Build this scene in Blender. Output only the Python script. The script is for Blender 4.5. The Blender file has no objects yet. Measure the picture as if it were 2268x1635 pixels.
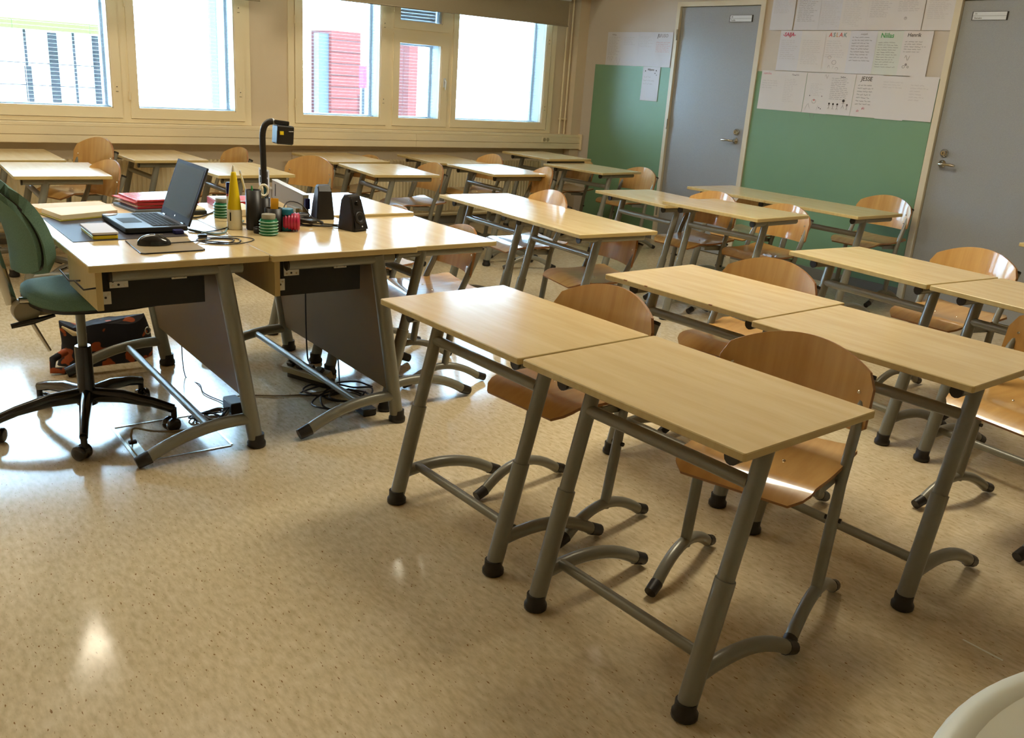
import bpy, math, random
from mathutils import Vector, Matrix
random.seed(7)
PI = math.pi
D = bpy.data
COL = bpy.context.scene.collection
sc = bpy.context.scene

# ------------------------------------------------------------------ camera
cam_d = D.cameras.new('camera'); cam = D.objects.new('camera', cam_d); COL.objects.link(cam)
cam.location = (0, 0, 1.3616)
cam.rotation_euler = (1.255995, -0.0660025, -0.6406863)
cam_d.sensor_width = 36; cam_d.lens = 1979.125 / 2268 * 36
cam_d.clip_start = 0.05; cam_d.clip_end = 200
sc.camera = cam
# ------------------------------------------------------------------ world: bright hazy daylight sky
w = D.worlds.new('sky'); sc.world = w; w.use_nodes = True
nt = w.node_tree; nt.nodes.clear()
out = nt.nodes.new('ShaderNodeOutputWorld'); bg = nt.nodes.new('ShaderNodeBackground')
bg.inputs['Color'].default_value = (0.56, 0.79, 1.0, 1); bg.inputs['Strength'].default_value = 20.0
nt.links.new(bg.outputs[0], out.inputs[0])
# ------------------------------------------------------------------ sun behind the building, lights the street outside
sd = D.lights.new('sun', 'SUN'); sun = D.objects.new('sun', sd); COL.objects.link(sun)
sd.energy = 36.0; sd.angle = 0.01; sd.color = (0.97, 0.98, 1.0)
sun.rotation_euler = (math.radians(52), 0, math.radians(-25))
# ------------------------------------------------------------------ exposure
sc.view_settings.view_transform = 'Standard'; sc.view_settings.look = 'None'
sc.view_settings.gamma = 1.0; sc.view_settings.use_curve_mapping = False
sc.view_settings.exposure = 0.0
sc.cycles.max_bounces = 10; sc.cycles.diffuse_bounces = 5; sc.cycles.glossy_bounces = 4
sc.cycles.transparent_max_bounces = 12; sc.cycles.transmission_bounces = 6
sc.cycles.sample_clamp_indirect = 60.0
sc.cycles.caustics_reflective = False; sc.cycles.caustics_refractive = False
# ceiling luminaires (their own light): warm, two near the windows, three guessed ones added out of view to brighten the room
LAMPS = [(1.04, 6.42, 13, 'ceiling lamp near the left window'), (3.66, 6.42, 13, 'ceiling lamp near the right window'), (0.9, 4.4, 26, 'added fill lamp above the teacher desks, out of view'),
         (3.1, 2.7, 72, 'added fill lamp above the middle desks, out of view'), (-0.6, 4.3, 12, 'added fill lamp left of the teacher desks, out of view')]
CEIL = 3.0
def lamp_light(x, y, e):
    l = D.lights.new('ceiling_lamp_light', 'AREA'); o = D.objects.new('ceiling_lamp_light', l); COL.objects.link(o)
    l.shape = 'RECTANGLE'; l.size, l.size_y = (0.5, 0.26) if y > 6 else (1.5, 0.6); l.energy = e; l.color = (1.0, 0.90, 0.69)
    o.location = (x, y, CEIL - 0.075)
    return o
lamp_objs = [lamp_light(*a[:3]) for a in LAMPS]
# sky portals in the window openings (guides sampling of the sky only)
for (x0, x1) in ((-1.15, 2.77), (3.2, 5.89)):
    l = D.lights.new('sky_portal', 'AREA'); o = D.objects.new('sky_portal', l); COL.objects.link(o)
    l.shape = 'RECTANGLE'; l.size = x1 - x0; l.size_y = 1.4; l.cycles.is_portal = True
    o.location = ((x0 + x1) / 2, 7.50, 1.55); o.rotation_euler = (-PI / 2, 0, 0)

# ================================================================== materials
def srgb(r, g, b):
    f = lambda c: (c / 255 / 12.92) if c / 255 <= 0.04045 else ((c / 255 + 0.055) / 1.055) ** 2.4
    return (f(r), f(g), f(b), 1)
def mat(name, col, rough=0.5, metal=0.0, coat=0.0, coat_r=0.05, spec=0.5, noise=None, bump=0.0, bump_scale=200, trans=0.0):
    m = D.materials.new(name); m.use_nodes = True; t = m.node_tree; b = t.nodes['Principled BSDF']
    b.inputs['Base Color'].default_value = col; b.inputs['Roughness'].default_value = rough
    b.inputs['Metallic'].default_value = metal; b.inputs['Coat Weight'].default_value = coat
    b.inputs['Coat Roughness'].default_value = coat_r; b.inputs['Specular IOR Level'].default_value = spec
    b.inputs['Transmission Weight'].default_value = trans
    tc = t.nodes.new('ShaderNodeTexCoord')
    if noise:  # (scale xyz, col2, lo, hi, [detail])
        mp = t.nodes.new('ShaderNodeMapping'); mp.inputs['Scale'].default_value = noise[0]
        oi = t.nodes.new('ShaderNodeObjectInfo'); ad = t.nodes.new('ShaderNodeVectorMath'); ad.operation = 'ADD'
        mu = t.nodes.new('ShaderNodeMath'); mu.operation = 'MULTIPLY'; mu.inputs[1].default_value = 37.0
        t.links.new(oi.outputs['Random'], mu.inputs[0])
        t.links.new(tc.outputs['Object'], ad.inputs[0]); t.links.new(mu.outputs[0], ad.inputs[1])
        t.links.new(ad.outputs[0], mp.inputs['Vector'])
        n = t.nodes.new('ShaderNodeTexNoise'); n.inputs['Scale'].default_value = 1.0
        n.inputs['Detail'].default_value = noise[4] if len(noise) > 4 else 3.0
        r = t.nodes.new('ShaderNodeValToRGB'); r.color_ramp.elements[0].position = noise[2]; r.color_ramp.elements[1].position = noise[3]
        r.color_ramp.elements[0].color = noise[1]; r.color_ramp.elements[1].color = col
        t.links.new(mp.outputs[0], n.inputs['Vector']); t.links.new(n.outputs['Fac'], r.inputs['Fac'])
        t.links.new(r.outputs['Color'], b.inputs['Base Color'])
    if bump:
        n2 = t.nodes.new('ShaderNodeTexNoise'); n2.inputs['Scale'].default_value = bump_scale
        bp = t.nodes.new('ShaderNodeBump'); bp.inputs['Strength'].default_value = bump; bp.inputs['Distance'].default_value = 0.002
        t.links.new(tc.outputs['Object'], n2.inputs['Vector']); t.links.new(n2.outputs['Fac'], bp.inputs['Height'])
        t.links.new(bp.outputs['Normal'], b.inputs['Normal'])
    return m
M = {}
M['top'] = mat('maple_laminate', srgb(224, 200, 152), 0.17, spec=0.5, noise=((26, 3.2, 26), srgb(214, 187, 136), 0.35, 0.68, 4), bump=0.02, bump_scale=500)
M['edge'] = mat('maple_edging', srgb(200, 178, 120), 0.4, noise=((3, 60, 3), srgb(190, 166, 110), 0.3, 0.7))
M['ply'] = mat('lacquered_plywood', srgb(210, 166, 98), 0.3, coat=1.0, coat_r=0.07, noise=((5, 34, 3), srgb(192, 145, 78), 0.32, 0.7, 5))
M['plyedge'] = mat('plywood_edge', srgb(150, 104, 58), 0.5)
M['steel'] = mat('grey_painted_steel', srgb(128, 127, 115), 0.33, metal=0.2, spec=0.5)
M['black'] = mat('black_plastic', srgb(30, 27, 24), 0.42)
M['blackgloss'] = mat('black_gloss_plastic', srgb(22, 20, 19), 0.18, coat=0.4)
M['chrome'] = mat('chrome', srgb(200, 198, 190), 0.12, metal=1.0)
M['screw'] = mat('screw_metal', srgb(220, 215, 200), 0.2, metal=1.0)
M['wallw'] = mat('cream_wall_paint', srgb(218, 202, 176), 0.6, noise=((3, 3, 3), srgb(214, 198, 171), 0.3, 0.7), bump=0.08, bump_scale=260)
M['walld'] = mat('off_white_wall_paint', srgb(202, 192, 180), 0.6, bump=0.08, bump_scale=260)
M['ceil'] = mat('ceiling_paint', srgb(215, 208, 196), 0.8)
M['frame'] = mat('cream_window_paint', srgb(238, 224, 190), 0.42)
M['green'] = mat('green_panel_paint', srgb(120, 157, 124), 0.42, noise=((2, 2, 2), srgb(116, 153, 120), 0.3, 0.7), bump=0.05, bump_scale=300)
M['door'] = mat('grey_door_laminate', srgb(158, 162, 166), 0.4, noise=((400, 400, 400), srgb(146, 150, 154), 0.35, 0.65))
M['doorframe'] = mat('cream_door_frame_paint', srgb(214, 204, 180), 0.45)
M['dark'] = mat('dark_gap', srgb(60, 52, 40), 0.7)
M['skirt'] = mat('grey_skirting', srgb(120, 118, 112), 0.5)
M['rad'] = mat('radiator_enamel', srgb(236, 222, 184), 0.4)
M['blind'] = mat('roller_blind_fabric', srgb(158, 146, 120), 0.85, noise=((600, 600, 600), srgb(140, 128, 104), 0.35, 0.65))
M['slat'] = mat('white_blind_slat', srgb(232, 236, 240), 0.4)
M['paper'] = mat('white_paper', srgb(216, 212, 212), 0.7)
M['paper2'] = mat('cool_white_paper', srgb(210, 210, 218), 0.7)
M['paperg'] = mat('pale_green_tinted_paper', srgb(208, 213, 207), 0.7)
M['ink'] = mat('black_ink', srgb(48, 42, 44), 0.6)
M['pencil'] = mat('faint_pencil', srgb(176, 168, 170), 0.6)
M['pencil2'] = mat('soft_pencil', srgb(146, 138, 142), 0.6)
M['pink'] = mat('magenta_marker', srgb(196, 40, 96), 0.6)
M['palepink'] = mat('pale_pink_marker', srgb(222, 160, 178), 0.6)
M['redm'] = mat('red_marker', srgb(206, 90, 84), 0.6)
M['greenm'] = mat('green_marker', srgb(70, 158, 92), 0.6)
M['orangem'] = mat('orange_marker', srgb(204, 158, 120), 0.6)
M['tealm'] = mat('grey_blue_marker', srgb(120, 146, 148), 0.6)
M['seatfab'] = mat('green_wool_upholstery', srgb(104, 136, 120), 0.9, noise=((300, 300, 300), srgb(90, 122, 106), 0.35, 0.65), bump=0.3, bump_scale=700)
M['pad'] = mat('dark_desk_pad', srgb(58, 54, 58), 0.5, spec=0.2)
M['mpad'] = mat('olive_brown_mouse_pad', srgb(150, 132, 98), 0.8)
M['panel'] = mat('beige_modesty_panel', srgb(124, 101, 68), 0.5, spec=0.2)
M['felt'] = mat('black_drawer_metal', srgb(26, 25, 22), 0.75, bump=0.3, bump_scale=900)
M['bracket'] = mat('white_bracket', srgb(216, 212, 200), 0.4)
M['yellow'] = mat('yellow_plastic', srgb(236, 206, 20), 0.35)
M['cream'] = mat('cream_plastic', srgb(242, 236, 212), 0.35)
M['jarg'] = mat('green_ribbed_plastic', srgb(22, 120, 80), 0.3)
M['jargl'] = mat('pale_green_band', srgb(176, 214, 196), 0.35)
M['lid'] = mat('grey_lid', srgb(150, 146, 130), 0.5)
M['mag'] = mat('magenta_plastic', srgb(188, 44, 82), 0.35)
M['teal'] = mat('teal_plastic', srgb(16, 98, 118), 0.35)
M['orange'] = mat('orange_yellow_sticky', srgb(246, 176, 30), 0.5)
M['metalgrey'] = mat('grey_beige_case', srgb(148, 138, 112), 0.4)
M['whitem'] = mat('white_metal', srgb(214, 220, 226), 0.35)
M['red'] = mat('red_card', srgb(176, 36, 44), 0.5)
M['folder'] = mat('shiny_red_folder', srgb(206, 74, 84), 0.22, noise=((30, 30, 30), srgb(190, 52, 64), 0.35, 0.65), bump=0.7, bump_scale=40)
M['pagec'] = mat('cream_paper_pages', srgb(240, 224, 190), 0.7)
M['kraft'] = mat('kraft_paper', srgb(222, 194, 150), 0.7)
M['bluegrey'] = mat('blue_grey_book_spine', srgb(92, 104, 112), 0.5)
M['olive'] = mat('olive_cover', srgb(150, 140, 30), 0.5)
M['navy'] = mat('navy_plastic', srgb(24, 28, 92), 0.4)
M['laptop'] = mat('dark_grey_laptop_plastic', srgb(56, 56, 54), 0.6, spec=0.10)
M['laptopdeck'] = mat('grey_laptop_deck', srgb(86, 88, 94), 0.4)
M['keys'] = mat('laptop_keys', srgb(34, 34, 36), 0.5)
M['screen'] = mat('switched_off_screen', srgb(84, 86, 72), 0.6, spec=0.04)
M['bag'] = mat('mottled_fabric', srgb(20, 16, 22), 0.8, noise=((15, 15, 17), srgb(160, 72, 22), 0.405, 0.43, 1.5))
M['bag2'] = mat('cream_patch_fabric', srgb(206, 184, 140), 0.8)
M['alu'] = mat('aluminium_trim', srgb(190, 188, 178), 0.25, metal=1.0)
M['greyplug'] = mat('grey_plastic', srgb(176, 164, 132), 0.5)
M['cablegrey'] = mat('grey_cable', srgb(150, 132, 98), 0.5)
M['whitetab'] = mat('white_table_laminate', srgb(206, 208, 200), 0.4)
M['whiterim'] = mat('white_table_rim', srgb(226, 226, 210), 0.35)
M['facade'] = mat('white_rendered_facade', srgb(222, 232, 242), 0.8)
M['facadeg'] = mat('pale_grey_facade', srgb(170, 176, 170), 0.8)
M['brick'] = mat('red_cladding', srgb(76, 20, 15), 0.8)
M['brickj'] = mat('dark_red_cladding_joint', srgb(50, 14, 11), 0.8)
M['outdark'] = mat('dark_window_glass', srgb(14, 16, 24), 0.3)
M['outblue'] = mat('grey_blue_panel', srgb(46, 56, 70), 0.5)
M['lime'] = mat('lime_fascia', srgb(60, 106, 6), 0.6)
M['snow'] = mat('pale_paving', srgb(214, 216, 220), 0.8)
M['cyanpipe'] = mat('pale_blue_downpipe', srgb(56, 110, 124), 0.6)
M['pinksign'] = mat('magenta_sign', srgb(120, 14, 44), 0.5)
# glass with straight-through light
def glass():
    m = D.materials.new('window_glass'); m.use_nodes = True; t = m.node_tree; t.nodes.clear()
    o = t.nodes.new('ShaderNodeOutputMaterial'); tr = t.nodes.new('ShaderNodeBsdfTransparent'); gl = t.nodes.new('ShaderNodeBsdfGlossy')
    mx = t.nodes.new('ShaderNodeMixShader'); fr = t.nodes.new('ShaderNodeFresnel'); fr.inputs['IOR'].default_value = 1.45
    tr.inputs['Color'].default_value = (0.93, 0.97, 0.98, 1); gl.inputs['Roughness'].default_value = 0.0
    t.links.new(fr.outputs[0], mx.inputs[0]); t.links.new(tr.outputs[0], mx.inputs[1]); t.links.new(gl.outputs[0], mx.inputs[2])
    t.links.new(mx.outputs[0], o.inputs[0]); return m
M['glass'] = glass()
def emis(name, col, s):
    m = D.materials.new(name); m.use_nodes = True; t = m.node_tree; b = t.nodes['Principled BSDF']
    b.inputs['Base Color'].default_value = col; b.inputs['Emission Color'].default_value = col; b.inputs['Emission Strength'].default_value = s
    return m
M['lampglow'] = emis('lamp_diffuser', (1.0, 0.80, 0.50, 1), 5.0)
# floor: speckled linoleum, flecks run along y
def floor_mat():
    m = D.materials.new('speckled_linoleum'); m.use_nodes = True; t = m.node_tree; b = t.nodes['Principled BSDF']
    tc = t.nodes.new('ShaderNodeTexCoord')
    def noise(scale, det=2.0, rot=0.0):
        mp = t.nodes.new('ShaderNodeMapping'); mp.inputs['Scale'].default_value = scale; mp.inputs['Rotation'].default_value = (0, 0, rot)
        n = t.nodes.new('ShaderNodeTexNoise'); n.inputs['Scale'].default_value = 1; n.inputs['Detail'].default_value = det
        t.links.new(tc.outputs['Object'], mp.inputs[0]); t.links.new(mp.outputs[0], n.inputs['Vector']); return n.outputs['Fac']
    def ramp(fac, stops):
        r = t.nodes.new('ShaderNodeValToRGB'); cr = r.color_ramp
        cr.elements[0].position = stops[0][0]; cr.elements[0].color = stops[0][1]
        cr.elements[1].position = stops[-1][0]; cr.elements[1].color = stops[-1][1]
        for p, c in stops[1:-1]:
            e = cr.elements.new(p); e.color = c
        t.links.new(fac, r.inputs[0]); return r.outputs[0]
    base = ramp(noise((75, 26, 40), 3), [(0.3, srgb(196, 178, 142)), (0.5, srgb(212, 194, 158)), (0.72, srgb(224, 208, 176))])
    dark = ramp(noise((170, 55, 60), 2), [(0.66, (0, 0, 0, 1)), (0.72, (1, 1, 1, 1))])
    big = ramp(noise((1.2, 0.9, 1), 2), [(0.3, (0.94, 0.94, 0.94, 1)), (0.7, (1, 1, 1, 1))])
    mx = t.nodes.new('ShaderNodeMix'); mx.data_type = 'RGBA'
    t.links.new(dark, mx.inputs['Factor']); t.links.new(base, mx.inputs['A']); mx.inputs['B'].default_value = srgb(140, 106, 66)
    m2 = t.nodes.new('ShaderNodeMix'); m2.data_type = 'RGBA'; m2.blend_type = 'MULTIPLY'; m2.inputs['Factor'].default_value = 1
    t.links.new(mx.outputs['Result'], m2.inputs['A']); t.links.new(big, m2.inputs['B'])
    t.links.new(m2.outputs['Result'], b.inputs['Base Color'])
    b.inputs['Roughness'].default_value = 0.13; b.inputs['Specular IOR Level'].default_value = 0.5
    bp = t.nodes.new('ShaderNodeBump'); bp.inputs['Strength'].default_value = 0.022; bp.inputs['Distance'].default_value = 0.003
    t.links.new(noise((16, 11, 1), 2.5), bp.inputs['Height']); t.links.new(bp.outputs[0], b.inputs['Normal'])
    return m
M['floor'] = floor_mat()

# ================================================================== mesh builder
class MB:
    def __init__(s): s.v = []; s.f = []; s.mi = []; s.sm = []; s.mats = []; s.cur = 0
    def m(s, name):
        mm = M[name]
        if mm not in s.mats: s.mats.append(mm)
        s.cur = s.mats.index(mm); return s
    def add(s, vs, fs, smooth=False):
        o = len(s.v); s.v += [tuple(p) for p in vs]
        for f in fs: s.f.append([i + o for i in f]); s.mi.append(s.cur); s.sm.append(smooth)
        return s
    def box(s, x0, x1, y0, y1, z0, z1, mtx=None):
        vs = [Vector(p) for p in ((x0,y0,z0),(x1,y0,z0),(x1,y1,z0),(x0,y1,z0),(x0,y0,z1),(x1,y0,z1),(x1,y1,z1),(x0,y1,z1))]
        if mtx: vs = [mtx @ p for p in vs]
        return s.add(vs, [(0,3,2,1),(4,5,6,7),(0,1,5,4),(1,2,6,5),(2,3,7,6),(3,0,4,7)])
    def slab(s, poly, z0, z1, ch=0.0, mtx=None, side=None, smooth=False):
        """extruded polygon (ccw) with chamfered edges; side = other material for the walls"""
        n = len(poly); cx = sum(p[0] for p in poly) / n; cy = sum(p[1] for p in poly) / n
        def inset(d):
            r = []
            for i in range(n):
                a = Vector(poly[i - 1]); b = Vector(poly[i]); c = Vector(poly[(i + 1) % n])
                e1 = (b - a); e2 = (c - b)
                n1 = Vector((-e1.y, e1.x)).normalized() if e1.length > 1e-9 else Vector((0, 0)); n2 = Vector((-e2.y, e2.x)).normalized() if e2.length > 1e-9 else n1
                k = n1 + n2
                if k.length < 1e-6: k = n1
                k = k / max(0.3, (1 + n1.dot(n2)))
                r.append(b + k * d)
            return r
        if ch > 0: rings = [(inset(ch), z0), (poly, z0 + ch), (poly, z1 - ch), (inset(ch), z1)]
        else: rings = [(poly, z0), (poly, z1)]
        vs = []
        for pl, z in rings: vs += [Vector((p[0], p[1], z)) for p in pl]
        if mtx: vs = [mtx @ p for p in vs]
        fs = []
        for k in range(len(rings) - 1):
            for i in range(n):
                j = (i + 1) % n; fs.append((k*n+i, k*n+j, (k+1)*n+j, (k+1)*n+i))
        L = len(rings) - 1
        keep = s.cur
        if side: 
            s.m(side); s.add(vs, fs, smooth); s.cur = keep
            s.add(vs, [tuple(reversed(range(n))), tuple(range(L*n, L*n+n))])
        else: s.add(vs, fs, smooth); s.add(vs, [tuple(reversed(range(n))), tuple(range(L*n, L*n+n))])
        return s
    def tube(s, pts, r, n=10, cap=True, flat=1.0):
        pts = [Vector(p) for p in pts]; N = len(pts)
        rr = r if isinstance(r, (list, tuple)) else [r] * N
        tan = []
        for i in range(N):
            a = pts[max(0, i-1)]; b = pts[min(N-1, i+1)]; tan.append((b - a).normalized())
        up = Vector((0, 0, 1)) if abs(tan[0].z) < 0.9 else Vector((0, 1, 0))
        nrm = (up - tan[0] * up.dot(tan[0])).normalized(); vs = []; fs = []
        for i in range(N):
            nrm = (nrm - tan[i] * nrm.dot(tan[i])).normalized(); bn = tan[i].cross(nrm)
            for k in range(n):
                a = 2 * PI * k / n; vs.append(pts[i] + (nrm * math.cos(a) + bn * math.sin(a) * flat) * rr[i])
        for i in range(N - 1):
            for k in range(n):
                j = (k + 1) % n; fs.append((i*n+k, i*n+j, (i+1)*n+j, (i+1)*n+k))
        s.add(vs, fs, True)
        if cap: s.add(vs[:n], [tuple(reversed(range(n)))]); s.add(vs[-n:], [tuple(range(n))])
        return s
    def lathe(s, prof, n=20, mtx=None, smooth=True):
        vs = []; fs = []; K = len(prof)
        for r, z in prof:
            for k in range(n):
                a = 2 * PI * k / n; vs.append(Vector((r * math.cos(a), r * math.sin(a), z)))
        if mtx: vs = [mtx @ p for p in vs]
        for i in range(K - 1):
            for k in range(n):
                j = (k + 1) % n; fs.append((i*n+k, i*n+j, (i+1)*n+j, (i+1)*n+k))
        s.add(vs, fs, smooth)
        s.add(vs[:n], [tuple(reversed(range(n)))]); s.add(vs[-n:], [tuple(range(n))])
        return s
    def sheet(s, fn, nu, nv, th, nfn, edge=None):
        """thick curved sheet, fn(u,v) centre surface, nfn normal offset direction"""
        vs = []; fs = []
        for sgn in (1, -1):
            for j in range(nv + 1):
                for i in range(nu + 1):
                    u = i / nu; v = j / nv; e = 1e-3
                    p = Vector(fn(u, v)); du = Vector(fn(min(1, u + e), v)) - Vector(fn(max(0, u - e), v)); dv = Vector(fn(u, min(1, v + e))) - Vector(fn(u, max(0, v - e)))
                    nn = du.cross(dv)
                    nn = nn.normalized() if nn.length > 1e-12 else Vector(nfn)
                    if nn.dot(Vector(nfn)) < 0: nn = -nn
                    vs.append(p + nn * th / 2 * sgn)
        W = nu + 1; off = W * (nv + 1)
        for j in range(nv):
            for i in range(nu):
                a = j*W+i; fs.append((a, a+1, a+W+1, a+W)); fs.append((off+a, off+a+W, off+a+W+1, off+a+1))
        s.add(vs, fs, True)
        rim = [i for i in range(W)] + [j*W+nu for j in range(1, nv+1)] + [nv*W+i for i in range(nu-1, -1, -1)] + [j*W for j in range(nv-1, 0, -1)]
        es = []
        for k in range(len(rim)):
            a = rim[k]; b = rim[(k+1) % len(rim)]; es.append((a, off+a, off+b, b))
        keep = s.cur
        if edge: s.m(edge)
        s.add(vs, es, False); s.cur = keep
        return s
    def build(s, name, parent=None, loc=None):
        me = D.meshes.new(name); me.from_pydata(s.v, [], s.f)
        for m_ in s.mats: me.materials.append(m_)
        me.polygons.foreach_set('material_index', s.mi); me.polygons.foreach_set('use_smooth', s.sm)
        me.update()
        o = D.objects.new(name, me); COL.objects.link(o)
        if parent: o.parent = parent
        if loc: o.location = loc
        return o
def B(mname): return MB().m(mname)
def tag(o, label=None, cat=None, group=None, kind=None):
    if label: o['label'] = label
    if cat: o['category'] = cat
    if group: o['group'] = group
    if kind: o['kind'] = kind
    return o
def thing(name, label, cat, loc=(0, 0, 0), rz=0, group=None):
    o = D.objects.new(name, None); COL.objects.link(o); o.location = loc; o.rotation_euler = (0, 0, rz); o.empty_display_size = 0.05
    return tag(o, label, cat, group)
def copy_tree(o, parent=None):
    c = o.copy(); COL.objects.link(c)
    if parent: c.parent = parent
    for ch in list(o.children): copy_tree(ch, c)
    return c
def rrect(x0, x1, y0, y1, r, n=4):
    p = []
    for cx, cy, a0 in ((x1-r, y1-r, 0), (x0+r, y1-r, PI/2), (x0+r, y0+r, PI), (x1-r, y0+r, 3*PI/2)):
        for k in range(n + 1):
            a = a0 + PI/2*k/n; p.append((cx + r*math.cos(a), cy + r*math.sin(a)))
    return p
def circ(cx, cy, r, n=20): return [(cx + r*math.cos(2*PI*k/n), cy + r*math.sin(2*PI*k/n)) for k in range(n)]
def arc(p0, p1, p2, n=8):
    """quadratic bezier"""
    p0, p1, p2 = Vector(p0), Vector(p1), Vector(p2)
    return [p0*(1-t)**2 + p1*2*t*(1-t) + p2*t*t for t in [i/n for i in range(n+1)]]
def struct(name, mb, parent=None):
    o = mb.build(name, parent)
    if not parent: o['kind'] = 'structure'
    return o
def T(x, y, z, rz=0, rx=0, ry=0): return Matrix.Translation((x, y, z)) @ Matrix.Rotation(rz, 4, 'Z') @ Matrix.Rotation(ry, 4, 'Y') @ Matrix.Rotation(rx, 4, 'X')

# ================================================================== room shell
XD, YW, XL, YB = 6.195, 7.20, -1.7, -2.2
WT = 0.34
struct('floor', B('floor').box(XL-0.2, XD+0.2, YB-0.2, YW+WT, -0.12, 0.0))
struct('ceiling', B('ceil').box(XL-0.2, XD+0.2, YB-0.2, YW+WT, CEIL, CEIL+0.15))
struct('wall_left', B('wallw').box(XL-0.2, XL, YB, YW+WT, 0, CEIL))
struct('wall_back', B('wallw').box(XL-0.2, XD+0.2, YB-0.2, YB, 0, CEIL))
ZB, ZT = 0.86, 2.28           # window opening bottom / top
W1 = (-1.2, 2.775); W2 = (3.115, 5.86)
b = B('wallw')
b.box(XL, XD, YW, YW+WT, 0, ZB); b.box(XL, XD, YW, YW+WT, ZT, CEIL)
b.box(XL, W1[0], YW, YW+WT, ZB, ZT); b.box(W1[1], W2[0], YW, YW+WT, ZB, ZT); b.box(W2[1], XD, YW, YW+WT, ZB, ZT)
struct('wall_window_side', b)
# door wall with two door openings
D1 = (4.965, 5.925); D2 = (2.36, 3.40); DH = 2.09
b = B('walld')
b.box(XD, XD+0.2, D1[1], YW+WT, 0, CEIL); b.box(XD, XD+0.2, D2[1], D1[0], 0, CEIL); b.box(XD, XD+0.2, YB, D2[0], 0, CEIL)
b.box(XD, XD+0.2, D1[0], D1[1], DH, CEIL); b.box(XD, XD+0.2, D2[0], D2[1], DH, CEIL)
b.box(XD+0.17, XD+0.2, D1[0], D1[1], 0, DH); b.box(XD+0.17, XD+0.2, D2[0], D2[1], 0, DH)
struct('wall_door_side', b)
# green painted dado panels
struct('trim_1', B('green').box(XD-0.006, XD, 5.927, 6.946, 0.085, 1.545))
struct('trim_2', B('green').box(XD-0.006, XD, 3.41, 4.963, 0.085, 1.548))
struct('baseboard_door_side', B('skirt').box(XD-0.012, XD, 5.927, YW, 0, 0.085).box(XD-0.012, XD, 3.402, 4.963, 0, 0.085).box(XD-0.012, XD, YB, 2.36, 0, 0.085))
struct('baseboard_window_side', B('skirt').box(XL, XD-0.012, YW-0.012, YW, 0, 0.085))
# corner pipe boxing
struct('trim_3', B('wallw').box(6.075, XD, 7.10, YW, 0, CEIL))
# suspended bulkhead over the windows
struct('trim_4', B('walld').box(XL, XD, 6.93, YW, 2.135, CEIL-0.001))

# ------------------------------------------------------------------ doors
def text_mesh(txt, size, matname, parent, world_mtx, name='lettering', extrude=0.0004, shear=0.0, offset=0.0):
    cu = D.curves.new('txt', 'FONT'); cu.body = txt; cu.size = size; cu.extrude = extrude; cu.shear = shear; cu.offset = offset
    cu.resolution_u = 2
    o = D.objects.new('txt', cu); COL.objects.link(o)
    dg = bpy.context.evaluated_depsgraph_get(); me = D.meshes.new_from_object(o.evaluated_get(dg))
    D.objects.remove(o); D.curves.remove(cu)
    me.transform(world_mtx); me.materials.clear(); me.materials.append(M[matname])
    t = D.objects.new(name, me); COL.objects.link(t)
    if parent: t.parent = parent
    return t
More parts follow.
